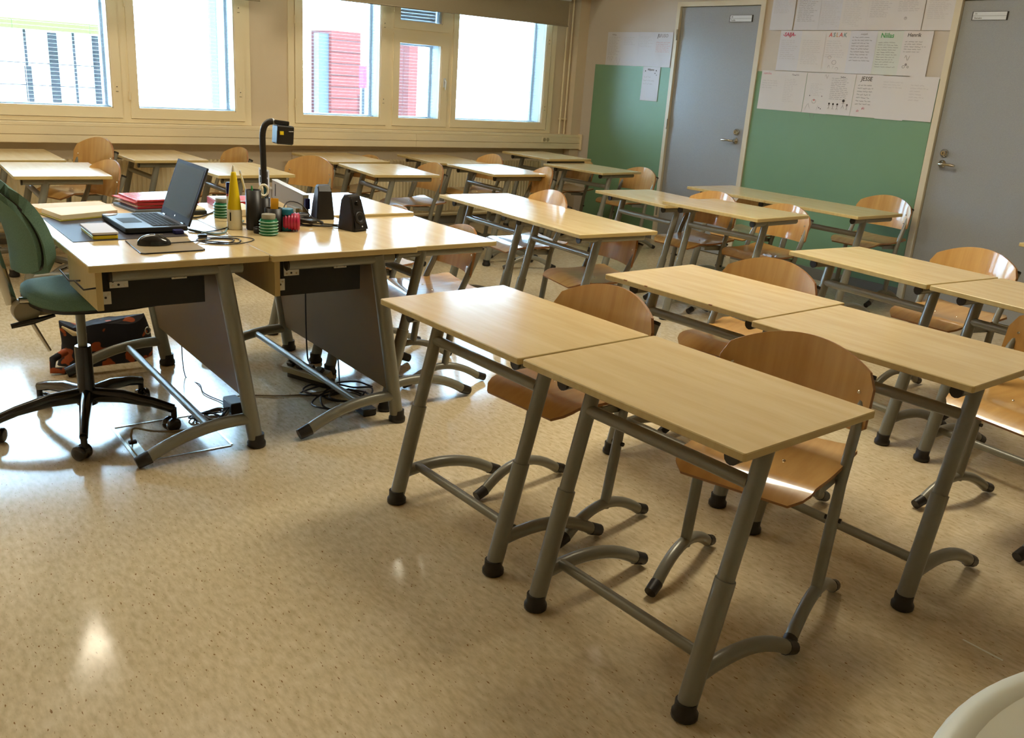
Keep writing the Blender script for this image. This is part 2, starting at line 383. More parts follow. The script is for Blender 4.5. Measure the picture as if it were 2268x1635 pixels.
# reading frame on the door wall: local x -> -y, local y -> z, normal -> -x
def RW(y, z, x=XD): return Matrix(((0, 0, -1, x), (-1, 0, 0, y), (0, 1, 0, z), (0, 0, 0, 1)))
def make_door(name, y0, y1, leaf0, leaf1, hy, hz, ly, lz, plate, label, word, num):
    """y0..y1 outer frame; the handle sits on the low-y or high-y side; lever points to ly"""
    d = D.objects.new(name, None); COL.objects.link(d); d['kind'] = 'structure'
    d.location = (XD, (y0+y1)/2, 0)
    def P(o): o.parent = d; o.matrix_parent_inverse = Matrix.Translation((-XD, -(y0+y1)/2, 0)); return o
    fb = B('doorframe')
    fb.box(XD-0.018, XD+0.17, y0, leaf0, 0, DH).box(XD-0.018, XD+0.17, leaf1, y1, 0, DH).box(XD-0.018, XD+0.17, leaf0, leaf1, 2.052, DH)
    P(fb.build('door_frame'))
    P(B('door').box(XD+0.008, XD+0.05, leaf0+0.004, leaf1-0.004, 0.006, 2.048).build('door_leaf'))
    P(B('dark').box(XD+0.052, XD+0.06, leaf0, leaf1, 0.0, 2.052).build('door_seal'))
    s = 1 if ly > hy else -1
    h = B('chrome'); R = Matrix.Rotation(-PI/2, 4, 'Y')
    h.lathe([(0.026, 0), (0.026, 0.008), (0.012, 0.010), (0.010, 0.05)], 20, Matrix.Translation((XD+0.008, hy, hz)) @ R)
    h.tube([(XD-0.038, hy, hz), (XD-0.046, hy+0.012*s, hz), (XD-0.048, hy+0.05*s, hz+0.002), (XD-0.046, hy+0.09*s, hz), (XD-0.044, hy+0.115*s, hz-0.002)], [0.010, 0.011, 0.009, 0.010, 0.007], 12)
    P(h.build('door_handle'))
    k = B('chrome').lathe([(0.028, 0), (0.027, 0.012), (0.018, 0.018), (0.016, 0.026)], 20, Matrix.Translation((XD+0.008, hy, lz)) @ R)
    k.m('black').box(XD-0.0195, XD-0.018, hy-0.002, hy+0.002, lz-0.008, lz+0.008)
    P(k.build('lock'))
    hingey = leaf1 if hy < (y0+y1)/2 else leaf0
    for hz_ in (0.28, 1.06, 1.82): P(B('chrome').tube([(XD-0.024, hingey, hz_-0.045), (XD-0.024, hingey, hz_+0.045)], 0.007, 8).build('hinge'))
    py0, py1, pz0, pz1 = plate
    pl = P(B('black').box(XD+0.002, XD+0.008, py0-0.008, py1+0.006, pz0-0.002, pz1+0.002).m('whitem').box(XD+0.0005, XD+0.0021, py0, py1, pz0, (pz0+pz1)/2-0.0008).box(XD+0.0005, XD+0.0021, py0, py1, (pz0+pz1)/2+0.0008, pz1).build('name_plate'))
    a = text_mesh(num, 0.017, 'ink', None, RW(py1-0.012, (pz0+pz1)/2+0.006, XD+0.0003)); a.parent = pl
    c = text_mesh(word, 0.017, 'ink', None, RW(py1-0.010, pz0+0.006, XD+0.0003)); c.parent = pl
    return d
make_door('door_1', D1[0], D1[1], 5.012, 5.888, 5.10, 0.982, 5.2, 1.053, (5.105, 5.33, 1.927, 1.976), '', 'Tuolila', '70')
make_door('door_2', D2[0], D2[1], 2.43, 3.355, 3.274, 0.994, 3.19, 1.067, (3.055, 3.275, 1.927, 1.976), '', 'Varasto', '71')

# ------------------------------------------------------------------ windows
FY0 = YW - 0.012      # inner face of the window frame
def ring(b, x0, x1, z0, z1, w, y0, y1, wb=None):
    wb = wb or w
    b.box(x0, x0+w, y0, y1, z0, z1).box(x1-w, x1, y0, y1, z0, z1).box(x0+w, x1-w, y0, y1, z0, z0+wb).box(x0+w, x1-w, y0, y1, z1-w, z1)
def make_sash(win, P, x0, x1, z0, z1, gx0, gx1, gz0, gz1, tilt=0.30, hinge='l', dark=False, handle=False, plates=True):
    b = B('frame'); ya, yb = FY0-0.010, FY0+0.045
    b.box(x0, gx0, ya, yb, z0, z1).box(gx1, x1, ya, yb, z0, z1).box(gx0, gx1, ya, yb, z0, gz0).box(gx0, gx1, ya, yb, gz1, z1)
    # glazing bead lip
    b.box(gx0-0.002, gx0+0.006, ya+0.012, yb, gz0, gz1).box(gx1-0.006, gx1+0.002, ya+0.012, yb, gz0, gz1).box(gx0, gx1, ya+0.012, yb, gz0-0.002, gz0+0.006)
    s = P(b.build('sash'))
    g = B('glass').box(gx0, gx1, FY0+0.028, FY0+0.032, gz0, gz1).build('pane'); g.parent = s
    # white liner of the gap between the panes
    ln = B('slat'); l0, l1 = FY0+0.046, FY0+0.174
    ln.box(gx0-0.008, gx0-0.002, l0, l1, gz0-0.008, gz1+0.008).box(gx1+0.002, gx1+0.008, l0, l1, gz0-0.008, gz1+0.008).box(gx0-0.002, gx1+0.002, l0, l1, gz0-0.008, gz0-0.002).box(gx0-0.002, gx1+0.002, l0, l1, gz1+0.002, gz1+0.008)
    q = ln.build('gap_liner'); q.parent = s
    # outer sash, 14 cm further out
    o = B('slat'); m = 0.012
    yo0, yo1 = FY0+0.175, FY0+0.215
    o.box(x0, gx0+m, yo0, yo1, z0, z1).box(gx1-m, x1, yo0, yo1, z0, z1).box(gx0+m, gx1-m, yo0, yo1, z0, gz0+m).box(gx0+m, gx1-m, yo0, yo1, gz1-m, z1)
    oo = P(o.build('outer_sash'))
    g2 = B('glass').box(gx0+m, gx1-m, FY0+0.19, FY0+0.196, gz0+m, gz1-m).build('pane'); g2.parent = oo
    # venetian blind between the panes
    sl = B('slat'); pitch = 0.027; z = gz0 + 0.014
    y = FY0 + 0.11
    while z < gz1 - 0.005:
        a = tilt; dy = 0.0085*math.cos(a); dz = 0.0085*math.sin(a) if a < 1 else 0.0165*math.sin(a)
        sl.add([(gx0+0.004, y-dy, z-dz), (gx1-0.004, y-dy, z-dz), (gx1-0.004, y, z+0.0016), (gx0+0.004, y, z+0.0016), (gx1-0.004, y+dy, z+dz), (gx0+0.004, y+dy, z+dz)], [(0, 1, 2, 3), (3, 2, 4, 5)])
        z += pitch
    n = max(2, int((gx1-gx0)/0.45)+1)
    for i in range(n):
        cx = gx0 + 0.10 + (gx1-gx0-0.20)*i/(n-1)
        sl.tube([(cx, y-0.013, gz0+0.01), (cx, y-0.013, gz1)], 0.0009, 4)
    sl.box(gx0+0.004, gx1-0.004, y-0.012, y+0.012, gz0+0.001, gz0+0.010)
    so = sl.build('venetian_blind'); so.parent = s; so['kind'] = 'stuff'
    # hardware
    hx = x0-0.004 if hinge == 'l' else x1+0.004
    for hz in ((z0+0.16), (z1-0.2) if z1-z0 < 0.9 else z0+0.80):
        h = B('frame').tube([(hx, ya-0.006, hz-0.03), (hx, ya-0.006, hz+0.03)], 0.007, 8).build('hinge'); h.parent = s
    if plates:
        px = (gx1+x1)/2 if hinge == 'l' else (x0+gx0)/2
        for hz in (z0+0.22, z0+0.84):
            if hz < z1-0.1:
                k = B('frame').box(px-0.010, px+0.010, ya-0.003, ya, hz-0.035, hz+0.035).m('dark').lathe([(0.004, 0), (0.004, 0.0012)], 10, Matrix.Translation((px, ya-0.003, hz)) @ Matrix.Rotation(PI/2, 4, 'X')).box(px-0.009, px+0.009, ya-0.0036, ya-0.003, hz-0.034, hz-0.031).build('latch_plate'); k.parent = s
    if handle:
        px = (gx1+x1)/2
        k = B('whitem').box(px-0.012, px+0.012, ya-0.008, ya, 1.24, 1.32).tube([(px, ya-0.012, 1.30), (px-0.004, ya-0.035, 1.29), (px-0.012, ya-0.04, 1.22)], [0.009, 0.008, 0.006], 8).build('window_handle'); k.parent = s
def make_window(name, x0, x1, sashes, mull):
    d = D.objects.new(name, None); COL.objects.link(d); d['kind'] = 'structure'; d.location = ((x0+x1)/2, YW, ZB)
    inv = Matrix.Translation((-(x0+x1)/2, -YW, -ZB))
    def P(o): o.parent = d; o.matrix_parent_inverse = inv; return o
    b = B('frame')
    f = 0.042
    b.box(x0-0.012, x0+f, FY0, YW+0.24, ZB-0.0, ZT).box(x1-f, x1+0.012, FY0, YW+0.24, ZB, ZT).box(x0+f, x1-f, FY0, YW+0.24, ZB, ZB+0.03).box(x0+f, x1-f, FY0, YW+0.24, ZT-f, ZT)
    for (m0, m1, a, c) in mull: b.box(m0, m1, FY0, YW+0.24, max(a, ZB+0.03), min(c, ZT-f))
    P(b.build('window_frame'))
    P(B('facadeg').box(x0-0.02, x1+0.02, YW+0.24, YW+WT+0.05, ZB-0.02, ZB+0.005).build('outer_sill'))
    for s in sashes: make_sash(d, P, **s)
ZS0, ZG0, ZG1, ZS1 = 0.893, 0.962, 2.17, 2.235
make_window('window_1', W1[0], W1[1], [
    dict(x0=-1.155, x1=-0.06, z0=ZS0, z1=ZS1, gx0=-1.09, gx1=-0.125, gz0=ZG0, gz1=ZG1),
    dict(x0=0.0, x1=1.81, z0=ZS0, z1=ZS1, gx0=0.065, gx1=1.747, gz0=ZG0, gz1=ZG1, tilt=0.05),
    dict(x0=1.868, x1=2.735, z0=ZS0, z1=ZS1, gx0=1.925, gx1=2.662, gz0=ZG0, gz1=ZG1, tilt=0.05)],
    [(-0.06, 0.0, ZB, ZT), (1.81, 1.868, ZB, ZT)])
make_window('window_2', W2[0], W2[1], [
    dict(x0=3.160, x1=4.002, z0=ZS0, z1=ZS1, gx0=3.226, gx1=3.94, gz0=ZG0-0.006, gz1=ZG1, tilt=0.10),
    dict(x0=4.063, x1=4.630, z0=ZS0, z1=1.665, gx0=4.125, gx1=4.554, gz0=ZG0-0.006, gz1=1.589, tilt=0.05, handle=True, plates=False),
    dict(x0=4.063, x1=4.630, z0=1.705, z1=ZS1, gx0=4.125, gx1=4.554, gz0=1.768, gz1=ZG1, tilt=1.15, plates=False),
    dict(x0=4.672, x1=5.803, z0=ZS0, z1=ZS1, gx0=4.728, gx1=5.747, gz0=ZG0-0.006, gz1=ZG1, tilt=0.05)],
    [(4.002, 4.063, ZB, ZT), (4.630, 4.672, ZB, ZT), (4.063, 4.630, 1.665, 1.705)])

# trunking ledge under the windows
t = D.objects.new('trim_5', None); COL.objects.link(t); t['kind'] = 'structure'; t.location = (0, 7.0, 0.7)
def PT(o): o.parent = t; o.matrix_parent_inverse = Matrix.Translation((0, -7.0, -0.7)); return o
LX = 6.19
PT(B('frame').box(XL, LX-0.012, 7.07, YW-0.001, 0.838, 0.857).box(XL, LX-0.012, 7.075, 7.095, 0.719, 0.838).box(XL, LX-0.012, 7.095, YW-0.001, 0.716, 0.726).build('trunking'))
PT(B('frame').box(XL, 4.25, 7.066, 7.075, 0.778, 0.836).box(4.252, LX-0.012, 7.066, 7.075, 0.778, 0.836).box(XL, 4.25, 7.067, 7.075, 0.722, 0.774).box(4.252, LX-0.012, 7.067, 7.075, 0.722, 0.774).build('trunking_cover'))
PT(B('frame').box(LX-0.012, LX, 7.045, YW-0.001, 0.712, 0.865).build('end_cap'))
# double socket on the trunking
so = thing('wall_socket', 'cream double power socket on the ledge front near the corner', 'socket', (5.73, 7.066, 0.807))
B('frame').box(-0.045, 0.045, -0.006, 0, -0.028, 0.028).build('face_plate', so)
for dx in (-0.021, 0.021):
    R = Matrix.Translation((dx, -0.006, 0)) @ Matrix.Rotation(PI/2, 4, 'X')
    B('greyplug').lathe([(0.018, 0), (0.018, 0.002), (0.014, 0.0022), (0.013, 0.0005)], 16, R).build('socket_ring', so)
# heating pipes beside the right window
pp = thing('heating_pipes', 'pair of thin cream heating pipes running up the wall right of the windows', 'pipe', (5.98, 7.17, 0.858))
for dx in (0.0, 0.062): B('frame').tube([(dx, 0, 0), (dx, 0, CEIL-0.858-0.002)], 0.009, 10).build('pipe', pp)
b = B('frame')
for dx in (0.0, 0.062): b.lathe([(0.013, 0), (0.013, 0.022)], 10, Matrix.Translation((dx, 0, 0.135)))
b.tube([(-0.02, 0.0, 0.146), (0.082, 0.0, 0.146)], 0.006, 8)
b.box(0.02, 0.04, 0, 0.029, 0.14, 0.152); b.build('pipe_clip', pp)

# roller blinds
def roller(x0, x1, zb, label, y=7.02):
    r = thing('roller_blind', label, 'blind', ((x0+x1)/2, y, zb)); W = (x1-x0)/2
    b = B('blind'); H = 2.12 - zb; n = 26
    def f(u, v):
        x = -W + 2*W*u; return (x, 0.006*math.sin(u*9) * (1-v) , v*H)
    b.sheet(f, n, 6, 0.0012, (0, -1, 0)); b.build('blind_fabric', r)
    B('blind').tube([(-W, 0, 0.004), (W, 0, 0.004)], 0.006, 8).build('bottom_bar', r)
    B('whitem').tube([(-W-0.01, 0, H-0.01), (W+0.01, 0, H-0.01)], 0.022, 10).build('roller_tube', r)
roller(-1.3, 2.81, 1.787, 'half-lowered beige fabric roller blind over the left window')
roller(3.12, 5.86, 1.862, 'wide half-lowered beige roller blind over the right window')

# radiators
def radiator(x0, x1, label):
    z0, z1 = 0.085, 0.60; y = 7.125
    r = thing('radiator', label, 'radiator', ((x0+x1)/2, y, 0)); W = (x1-x0)/2
    n = int((x1-x0)/0.0336); p = (x1-x0)/n
    b = B('rad'); xs = []
    for i in range(n):
        a = -W + i*p
        xs += [(a, 0.012, z1-0.014), (a+p*0.25, 0.005, z1), (a+p*0.60, 0.005, z1), (a+p*0.85, 0.012, z1-0.014)]
    xs.append((W, 0.012, z1-0.014))
    vs = []; fs = []
    for x, dy, zt in xs: vs += [(x, dy, z0+0.05), (x, dy, zt), (x, 0.05, zt)]
    for i in range(len(xs)-1): fs += [(3*i, 3*i+3, 3*i+4, 3*i+1), (3*i+1, 3*i+4, 3*i+5, 3*i+2)]
    b.add(vs, fs); b.build('corrugated_front', r)
    B('rad').box(-W, W, 0.016, 0.052, z0, z1-0.014).build('radiator_body', r)
    B('rad').tube([(-W, 0.012, z0+0.02), (W, 0.012, z0+0.02)], 0.012, 8).build('bottom_rail', r)
    s = B('frame')
    for k in range(int(2*W/0.12)): s.box(-W+0.04+k*0.12, -W+0.09+k*0.12, 0.006, 0.012, z0+0.045, z0+0.052)
    q = s.build('slots', r); q['kind'] = 'stuff'
    B('steel').box(-W+0.1, -W+0.12, 0.03, 0.05, 0, z0).box(W-0.12, W-0.1, 0.03, 0.05, 0, z0).build('radiator_foot', r)
radiator(-0.9, 2.62, 'long ribbed cream radiator under the left window')
radiator(3.13, 5.76, 'long ribbed cream radiator under the right window')
struct('trim_6', B('wallw').box(3.13, XD-0.13, YW-0.013, YW, 0.1, 0.675))

# ceiling luminaires; the larger housings carry the added fill lamps
grp = 'warm ceiling lamps'
for (x, y, e, lb), lo in zip(LAMPS, lamp_objs):
    L = thing('ceiling_lamp', lb, 'lamp', (x, y, CEIL), 0, grp)
    B('whitem').slab(rrect(-0.28, 0.28, -0.16, 0.16, 0.02) if y > 6 else rrect(-0.78, 0.78, -0.33, 0.33, 0.02), -0.07, -0.001, 0.004).build('housing', L)
    lo.parent = L; lo.location = (0, 0, -0.0735)

# ------------------------------------------------------------------ outside
b = B('snow').box(-25, 40, YW+WT, 40, -0.62, -0.5)
struct('ground', b)
def ob(name, mname, boxes, parent=None):
    b = B(mname)
    for bx in boxes: b.box(*bx)
    return b.build(name, parent)
bd = thing('school_building', 'overexposed white building with slim dark windows across the yard', 'building', (5, 16.6, -0.5))
bd.location = (0, 0, 0)
ob('facade', 'facade', [(-14, 7.35, 16, 17, -0.5, 6)], bd)
for (x0, x1, z0, z1) in ((4.52, 4.72, 1.12, 1.86), (5.08, 5.2, 1.15, 1.86), (1.6, 2.1, 2.1, 3.0)): ob('window', 'facadeg', [(x0, x1, 15.97, 16.0, z0, z1)], bd)
ob('downpipe', 'cyanpipe', [(5.48, 5.60, 15.88, 15.97, -0.5, 5)], bd)
rb = thing('red_clad_building', 'red boarded wall seen through the slats of the right window', 'building', (0, 0, 0))
bb = B('brick'); bb.box(7.56, 8.14, 15.6, 16.6, -0.5, 1.96); bb.build('red_wall', rb)
for k in range(12): ob('plank', 'brickj', [(7.56, 8.14, 15.588, 15.6, -0.4+k*0.2, -0.388+k*0.2)], rb)
ob('grey_door', 'outblue', [(7.36, 7.555, 15.7, 15.9, -0.5, 1.9)], rb)
rs = thing('brick_gable', 'narrow red brick wall end seen through the middle window', 'building', (0, 0, 0))
ob('gable_wall', 'brick', [(9.17, 9.36, 15.6, 16.4, -0.5, 1.86)], rs)
ob('white_wing', 'facade', [(8.8, 30, 16.4, 17.2, -0.5, 6)], rs)
ob('red_post', 'brick', [(10.60, 10.66, 16.3, 16.39, -0.3, 2.0)], rs)
cn = thing('canopy', 'lime green edged canopy on thin posts outside the left window', 'canopy', (0, 0, 0))
ob('fascia', 'lime', [(-4, 3.6, 13.9, 14.0, 1.55, 1.68)], cn)
for px in (1.1, 2.35, 2.95, 3.3): ob('post', 'outdark', [(px, px+0.035, 14.1, 14.135, -0.5, 1.56)], cn)
for i, (x0, x1, z0, z1) in enumerate(((2.70, 2.82, -0.2, 1.54), (3.27, 3.36, -0.2, 1.54), (2.38, 2.47, -0.1, 1.08))):
    o = ob('gate_pillar', 'outdark', [(x0, x1, 14.4, 14.55, -0.5, z1)])
    tag(o, ['broad dark pillar under the lime canopy outside', 'dark pillar at the right edge of the left window pane', 'short dark pillar at the far left outside'][i], 'pillar')
rl = thing('yard_railing', 'thin dark railing across the yard outside', 'railing', (0, 0, 0))
for z in (0.52, 0.83, 1.12): ob('rail', 'outdark', [(-3, 3.35, 14.25, 14.265, z, z+0.012)], rl)
sg = thing('road_sign', 'magenta sign on a dark post outside the right window', 'sign', (7.90, 15.0, -0.5))
B('pinksign').box(-0.09, 0.09, -0.01, 0.01, 1.52, 1.9).build('sign_board', sg); B('outdark').tube([(0, 0.02, 0), (0, 0.02, 1.9)], 0.03, 8).build('post', sg)

# ================================================================== student desk
def make_desk():
    r = D.objects.new('student_desk', None); COL.objects.link(r)
    # origin: floor below the centre of the top; sitter on +x; top at 0.68
    H = 0.68
    B('top').slab(rrect(-.25, .25, -.35, .35, .006, 2), H-0.019, H, 0.0022, side='edge').build('tabletop', r)
    for y in (-0.292, 0.234):
        lg = B('steel').tube([(-0.2206, y, 0.10), (-0.086, y, H-0.030)], 0.0205, 14).build('leg', r)
        B('steel').tube([(-0.2365, y, 0.035), (-0.163, y, 0.335)], 0.0245, 14).build('leg_sleeve', lg)
        B('black').lathe([(0.027, 0.0), (0.0315, 0.004), (0.0315, 0.016), (0.026, 0.024), (0.026, 0.045)], 16, T(-0.240, y, 0)).build('foot_pad', lg)
        B('steel').tube([(-0.205, y, H-0.037), (0.205, y, H-0.037)], 0.0175, 12).build('support_tube', r)
        B('black').tube([(-0.214, y, H-0.037), (-0.205, y, H-0.037)], 0.018, 12).build('tube_cap', r)
        fb = B('steel').tube(arc((-0.205, y, 0.105), (0.0, y, 0.135), (0.155, y, 0.030), 9), 0.0195, 12).build('foot_bar', r)
        B('black').tube([(0.143, y, 0.037), (0.185, y, 0.019)], [0.021, 0.019], 12).build('end_cap', fb)
    B('steel').tube([(-0.112, -0.28, H-0.125), (-0.112, 0.225, H-0.125)], 0.0165, 12).build('crossbar', r)
    B('steel').tube([(-0.165, -0.28, 0.118), (-0.165, 0.225, 0.118)], 0.0145, 12).build('lower_crossbar', r)
    return r
desk0 = make_desk(); used = [False]
def place_desk(x, y, th, h, label):
    o = desk0 if not used[0] else copy_tree(desk0)
    used[0] = True
    s = h / 0.68
    o.location = (x, y, 0); o.rotation_euler = (0, 0, th); o.scale = (1, 1, s)
    tag(o, label, 'desk', 'student desks'); return o
NW = 'near the windows'
DESKS = [
 (1.631, 1.373, .041, .678, 'maple-topped student desk nearest the camera, in front of a tucked-in chair'),
 (1.617, 2.103, .034, .669, 'maple-topped student desk left of the nearest one, right beside the teacher desks'),
 (2.551, 2.069, .036, .687, 'student desk in the second row with tiny chips along its front edge'),
 (2.520, 1.355, .032, .689, 'big student desk at the right edge directly behind the nearest desk'),
 (3.674, 2.080, -.083, .700, 'left desk of the pair in the right half, before the right grey door'),
 (3.618, 1.372, -.083, .700, 'right desk of the pair before the right grey door, cut off by the photo edge'),
 (3.174, 4.240, -.031, .668, 'desk with a bright window glare in the middle of the room, left of its pair'),
 (3.110, 3.522, -.060, .673, 'middle-of-the-room desk whose front corner points to the second row chair'),
 (4.395, 4.200, -.06, .677, 'desk in front of the left grey door, slid partly under its neighbour top'),
 (4.300, 3.475, .043, .715, 'slightly higher desk overlapping the desk before the left grey door'),
 (3.326, 6.700, .06, .668, 'desk by the radiator below the left pane of the right window'),
 (3.286, 5.850, -.10, .671, 'turned desk with narrow glare, right behind the black speakers'),
 (4.253, 6.640, -.041, .664, 'desk by the radiator below the middle pane of the right window'),
 (4.162, 5.700, -.047, .687, 'desk with wide white glare, second from the right window'),
 (5.368, 6.595, .012, .705, 'desk in the far corner under the wall socket'),
 (5.323, 5.900, .10, .670, 'desk next to the far corner desk, before the green panel'),
 (1.074, 5.870, -.04, .679, 'pale glossy desk at the far left, behind the open book'),
 (0.985, 6.680, .0, .680, 'desk against the radiator at the far left edge'),
 (1.887, 6.690, .035, .679, 'desk against the radiator, right of the tall chair back at the left window'),
 (2.146, 5.812, .022, .684, 'desk straight behind the open laptop'),
 (5.240, 4.140, .0, .700, 'desk by the left grey door, left one of the long far pair'),
 (5.242, 3.438, .0, .700, 'desk along the large green panel, right one of the long far pair'),
 (5.350, 1.830, .0, .700, 'desk of which only a corner shows at the right edge before the right door'),
]
dobj = [place_desk(*a) for a in DESKS]
TD = [(1.990, 3.385, 0, .701, 'student desk pushed against the teacher desks, near one with blinding glare'),
      (2.006, 4.098, 0, .713, 'student desk pushed against the teacher desks, far one behind the speakers')]
for a in TD: place_desk(*a)
for (yy, L_) in ((0.235, 0.016), (0.135, 0.012), (-0.16, 0.014)):
    B('plyedge').box(-0.2507, -0.246, yy, yy+L_, 0.6765, 0.6803).build('edge_chip', dobj[2])

# ================================================================== student chair
def make_chair():
    r = D.objects.new('student_chair', None); COL.objects.link(r)
    # sitter faces -x; origin at the centre of the feet
    def seat(u, v):
        y = (u-0.5)*2; hw = 0.180 + 0.018*v
        if v < 0.12: hw *= 0.80 + 0.20*math.sin(v/0.12*PI/2)
        if v > 0.96: hw *= 1 - 0.10*((v-0.96)/0.04)**2
        x = -0.228 + 0.40*v; z = 0.452 - 0.016*math.sin(min(1, v)*PI)
        if v < 0.22: z -= 0.040*((0.22-v)/0.22)**1.6
        z += 0.010*abs(y)**2.2*v
        return (x, y*hw, z)
    s = B('ply').sheet(seat, 14, 16, 0.010, (0, 0, 1), 'plyedge').build('seat', r)
    sc_ = B('screw')
    for px, py in ((0.07, 0.055), (0.07, -0.055), (-0.02, 0.055), (-0.02, -0.055)): sc_.lathe([(0.005, 0.0), (0.003, 0.002)], 8, T(px, py, 0.4425))
    sc_.build('seat_screws', s)
    def back(u, v):
        y = (u-0.5)*2
        top = 0.745 - 0.066*abs(y)**2.1 - (0.028*((abs(y)-0.9)/0.1)**2 if abs(y) > 0.9 else 0)
        bot = 0.530 + 0.020*(1-abs(y)**2) * 0 + (0.016*((abs(y)-0.92)/0.08)**2 if abs(y) > 0.92 else 0)
        z = bot + (top-bot)*v
        x = 0.160 - 0.050*y*y + (z-0.64)*0.16
        return (x, y*0.216, z)
    bk = B('ply').sheet(back, 22, 8, 0.010, (-1, 0, 0), 'plyedge').build('backrest', r)
    for yy in (-1, 1):
        for z in (0.575, 0.635):
            x = 0.160 - 0.050*0.87*0.87 + (z-0.64)*0.16 - 0.006
            B('screw').lathe([(0.0055, 0), (0.004, 0.003)], 8, Matrix.Translation((x, yy*0.178, z)) @ Matrix.Rotation(-PI/2, 4, 'Y')).build('screw', bk)
    for yy in (-0.195, 0.195):
        pth = [(-0.004, yy, 0.085), (0.022, yy, 0.27), (0.040, yy, 0.40), (0.062, yy, 0.47), (0.103, yy*0.99, 0.56), (0.151, yy*0.98, 0.668)]
        lg = B('steel').tube(pth, [0.0165, 0.0165, 0.0145, 0.0145, 0.0145, 0.0145], 12).build('leg', r)
        B('black').tube([(0.150, yy*0.98, 0.666), (0.1545, yy*0.98, 0.676)], 0.0155, 12).build('tube_cap', lg)
        B('black').tube([(0.030, yy-0.022, 0.30), (0.030, yy+0.022, 0.30)], 0.007, 8).build('adjuster_knob', lg)
        fb = B('steel').tube(arc((-0.175, yy, 0.026), (-0.02, yy, 0.17), (0.175, yy, 0.026), 12), 0.0175, 12).build('foot_bar', r)
        B('black').tube([(-0.168, yy, 0.032), (-0.205, yy, 0.018)], [0.0190, 0.0175], 12).build('end_cap', fb)
        B('black').tube([(0.168, yy, 0.032), (0.205, yy, 0.018)], [0.0190, 0.0175], 12).build('end_cap', fb)
    f = B('steel')
    for yy in (-1, 1):
        f.slab([(-0.10, 0.405), (0.05, 0.395), (0.055, 0.425), (-0.10, 0.428)], -0.004, 0.004, 0.001, Matrix.Translation((0, yy*0.176, 0)) @ Matrix.Rotation(PI/2, 4, 'X'))
    f.tube([(-0.04, -0.178, 0.418), (-0.04, 0.178, 0.418)], 0.011, 10)
    f.tube([(0.045, -0.19, 0.412), (0.045, 0.19, 0.412)], 0.012, 10)
    f.build('seat_frame', r)
    return r
chair0 = make_chair(); cused = [False]
def place_chair(x, y, deg, label, s=1.0):
    o = chair0 if not cused[0] else copy_tree(chair0)
    cused[0] = True
    o.location = (x, y, 0); o.rotation_euler = (0, 0, math.radians(deg)); o.scale = (1, 1, s)
    tag(o, label, 'chair', 'plywood student chairs'); return o
CHAIRS = [
 (1.943, 1.343, 17, 1.0, 'plywood chair tucked under the desk nearest the camera'),
 (1.825, 2.028, 5, 1.0, 'plywood chair at the desk beside the teacher desks'),
 (2.83, 2.15, 7, 1.0, 'plywood chair behind the chipped second row desk'),
 (3.107, 1.163, -9.7, 1.0, 'plywood chair at the right edge, cut off, behind the big second row desk'),
 (4.15, 2.01, -4, 1.0, 'plywood chair with striped glare on its back, before the right grey door'),
 (3.29, 4.16, -6, 1.0, 'plywood chair behind the bright glare desk in mid room'),
 (3.21, 3.47, -12, 0.88, 'low turned plywood chair under the middle-of-the-room desk, seat towards the viewer'),
 (5.60, 5.72, 0, 0.93, 'plywood chair standing against the green panel left of the left door'),
 (4.50, 3.92, 0, 1.0, 'plywood chair with two glare stripes, before the left grey door'),
 (4.66, 3.48, -2, 0.97, 'plywood chair with a window reflection on its back, under the higher desk'),
 (5.89, 3.53, 0, 1.0, 'plywood chair against the large green panel beside the right door'),
 (4.36, 6.26, -4, 1.0, 'plywood chair by the radiator between two window desks'),
 (4.19, 5.36, -18, 1.0, 'plywood chair seen nearly edge-on beside the wide glare desk'),
 (3.54, 5.88, -4, 0.96, 'plywood chair jutting out from the turned desk behind the speakers'),
 (2.64, 5.96, 26, 1.0, 'plywood chair whose back shows above the left speaker'),
 (2.31, 6.60, 5, 1.0, 'plywood chair of which only the back top shows behind the desk past the laptop'),
 (1.32, 6.42, 20, 1.09, 'high plywood chair back against the left radiator'),
 (1.20, 5.72, 10, 1.0, 'plywood chair at the pale glossy far left desk, seat under its top'),
 (2.18, 3.45, -9, 0.94, 'plywood chair with mirror-bright seat, right of the teacher desks'),
 (2.20, 4.09, -4, 0.93, 'plywood chair peeping over the far desk behind the speakers'),
 (5.58, 6.50, 0, 0.92, 'plywood chair in the far corner, below the wall socket'),
 (3.45, 6.70, 4, 0.92, 'dark plywood chair seen under the turned desk, close to the radiator'),
 (5.37, 4.20, 2, 0.90, 'low plywood chair below the left desk of the long far pair'),
]
for (x, y, d_, s, l) in CHAIRS: place_chair(x, y, d_, l, s)

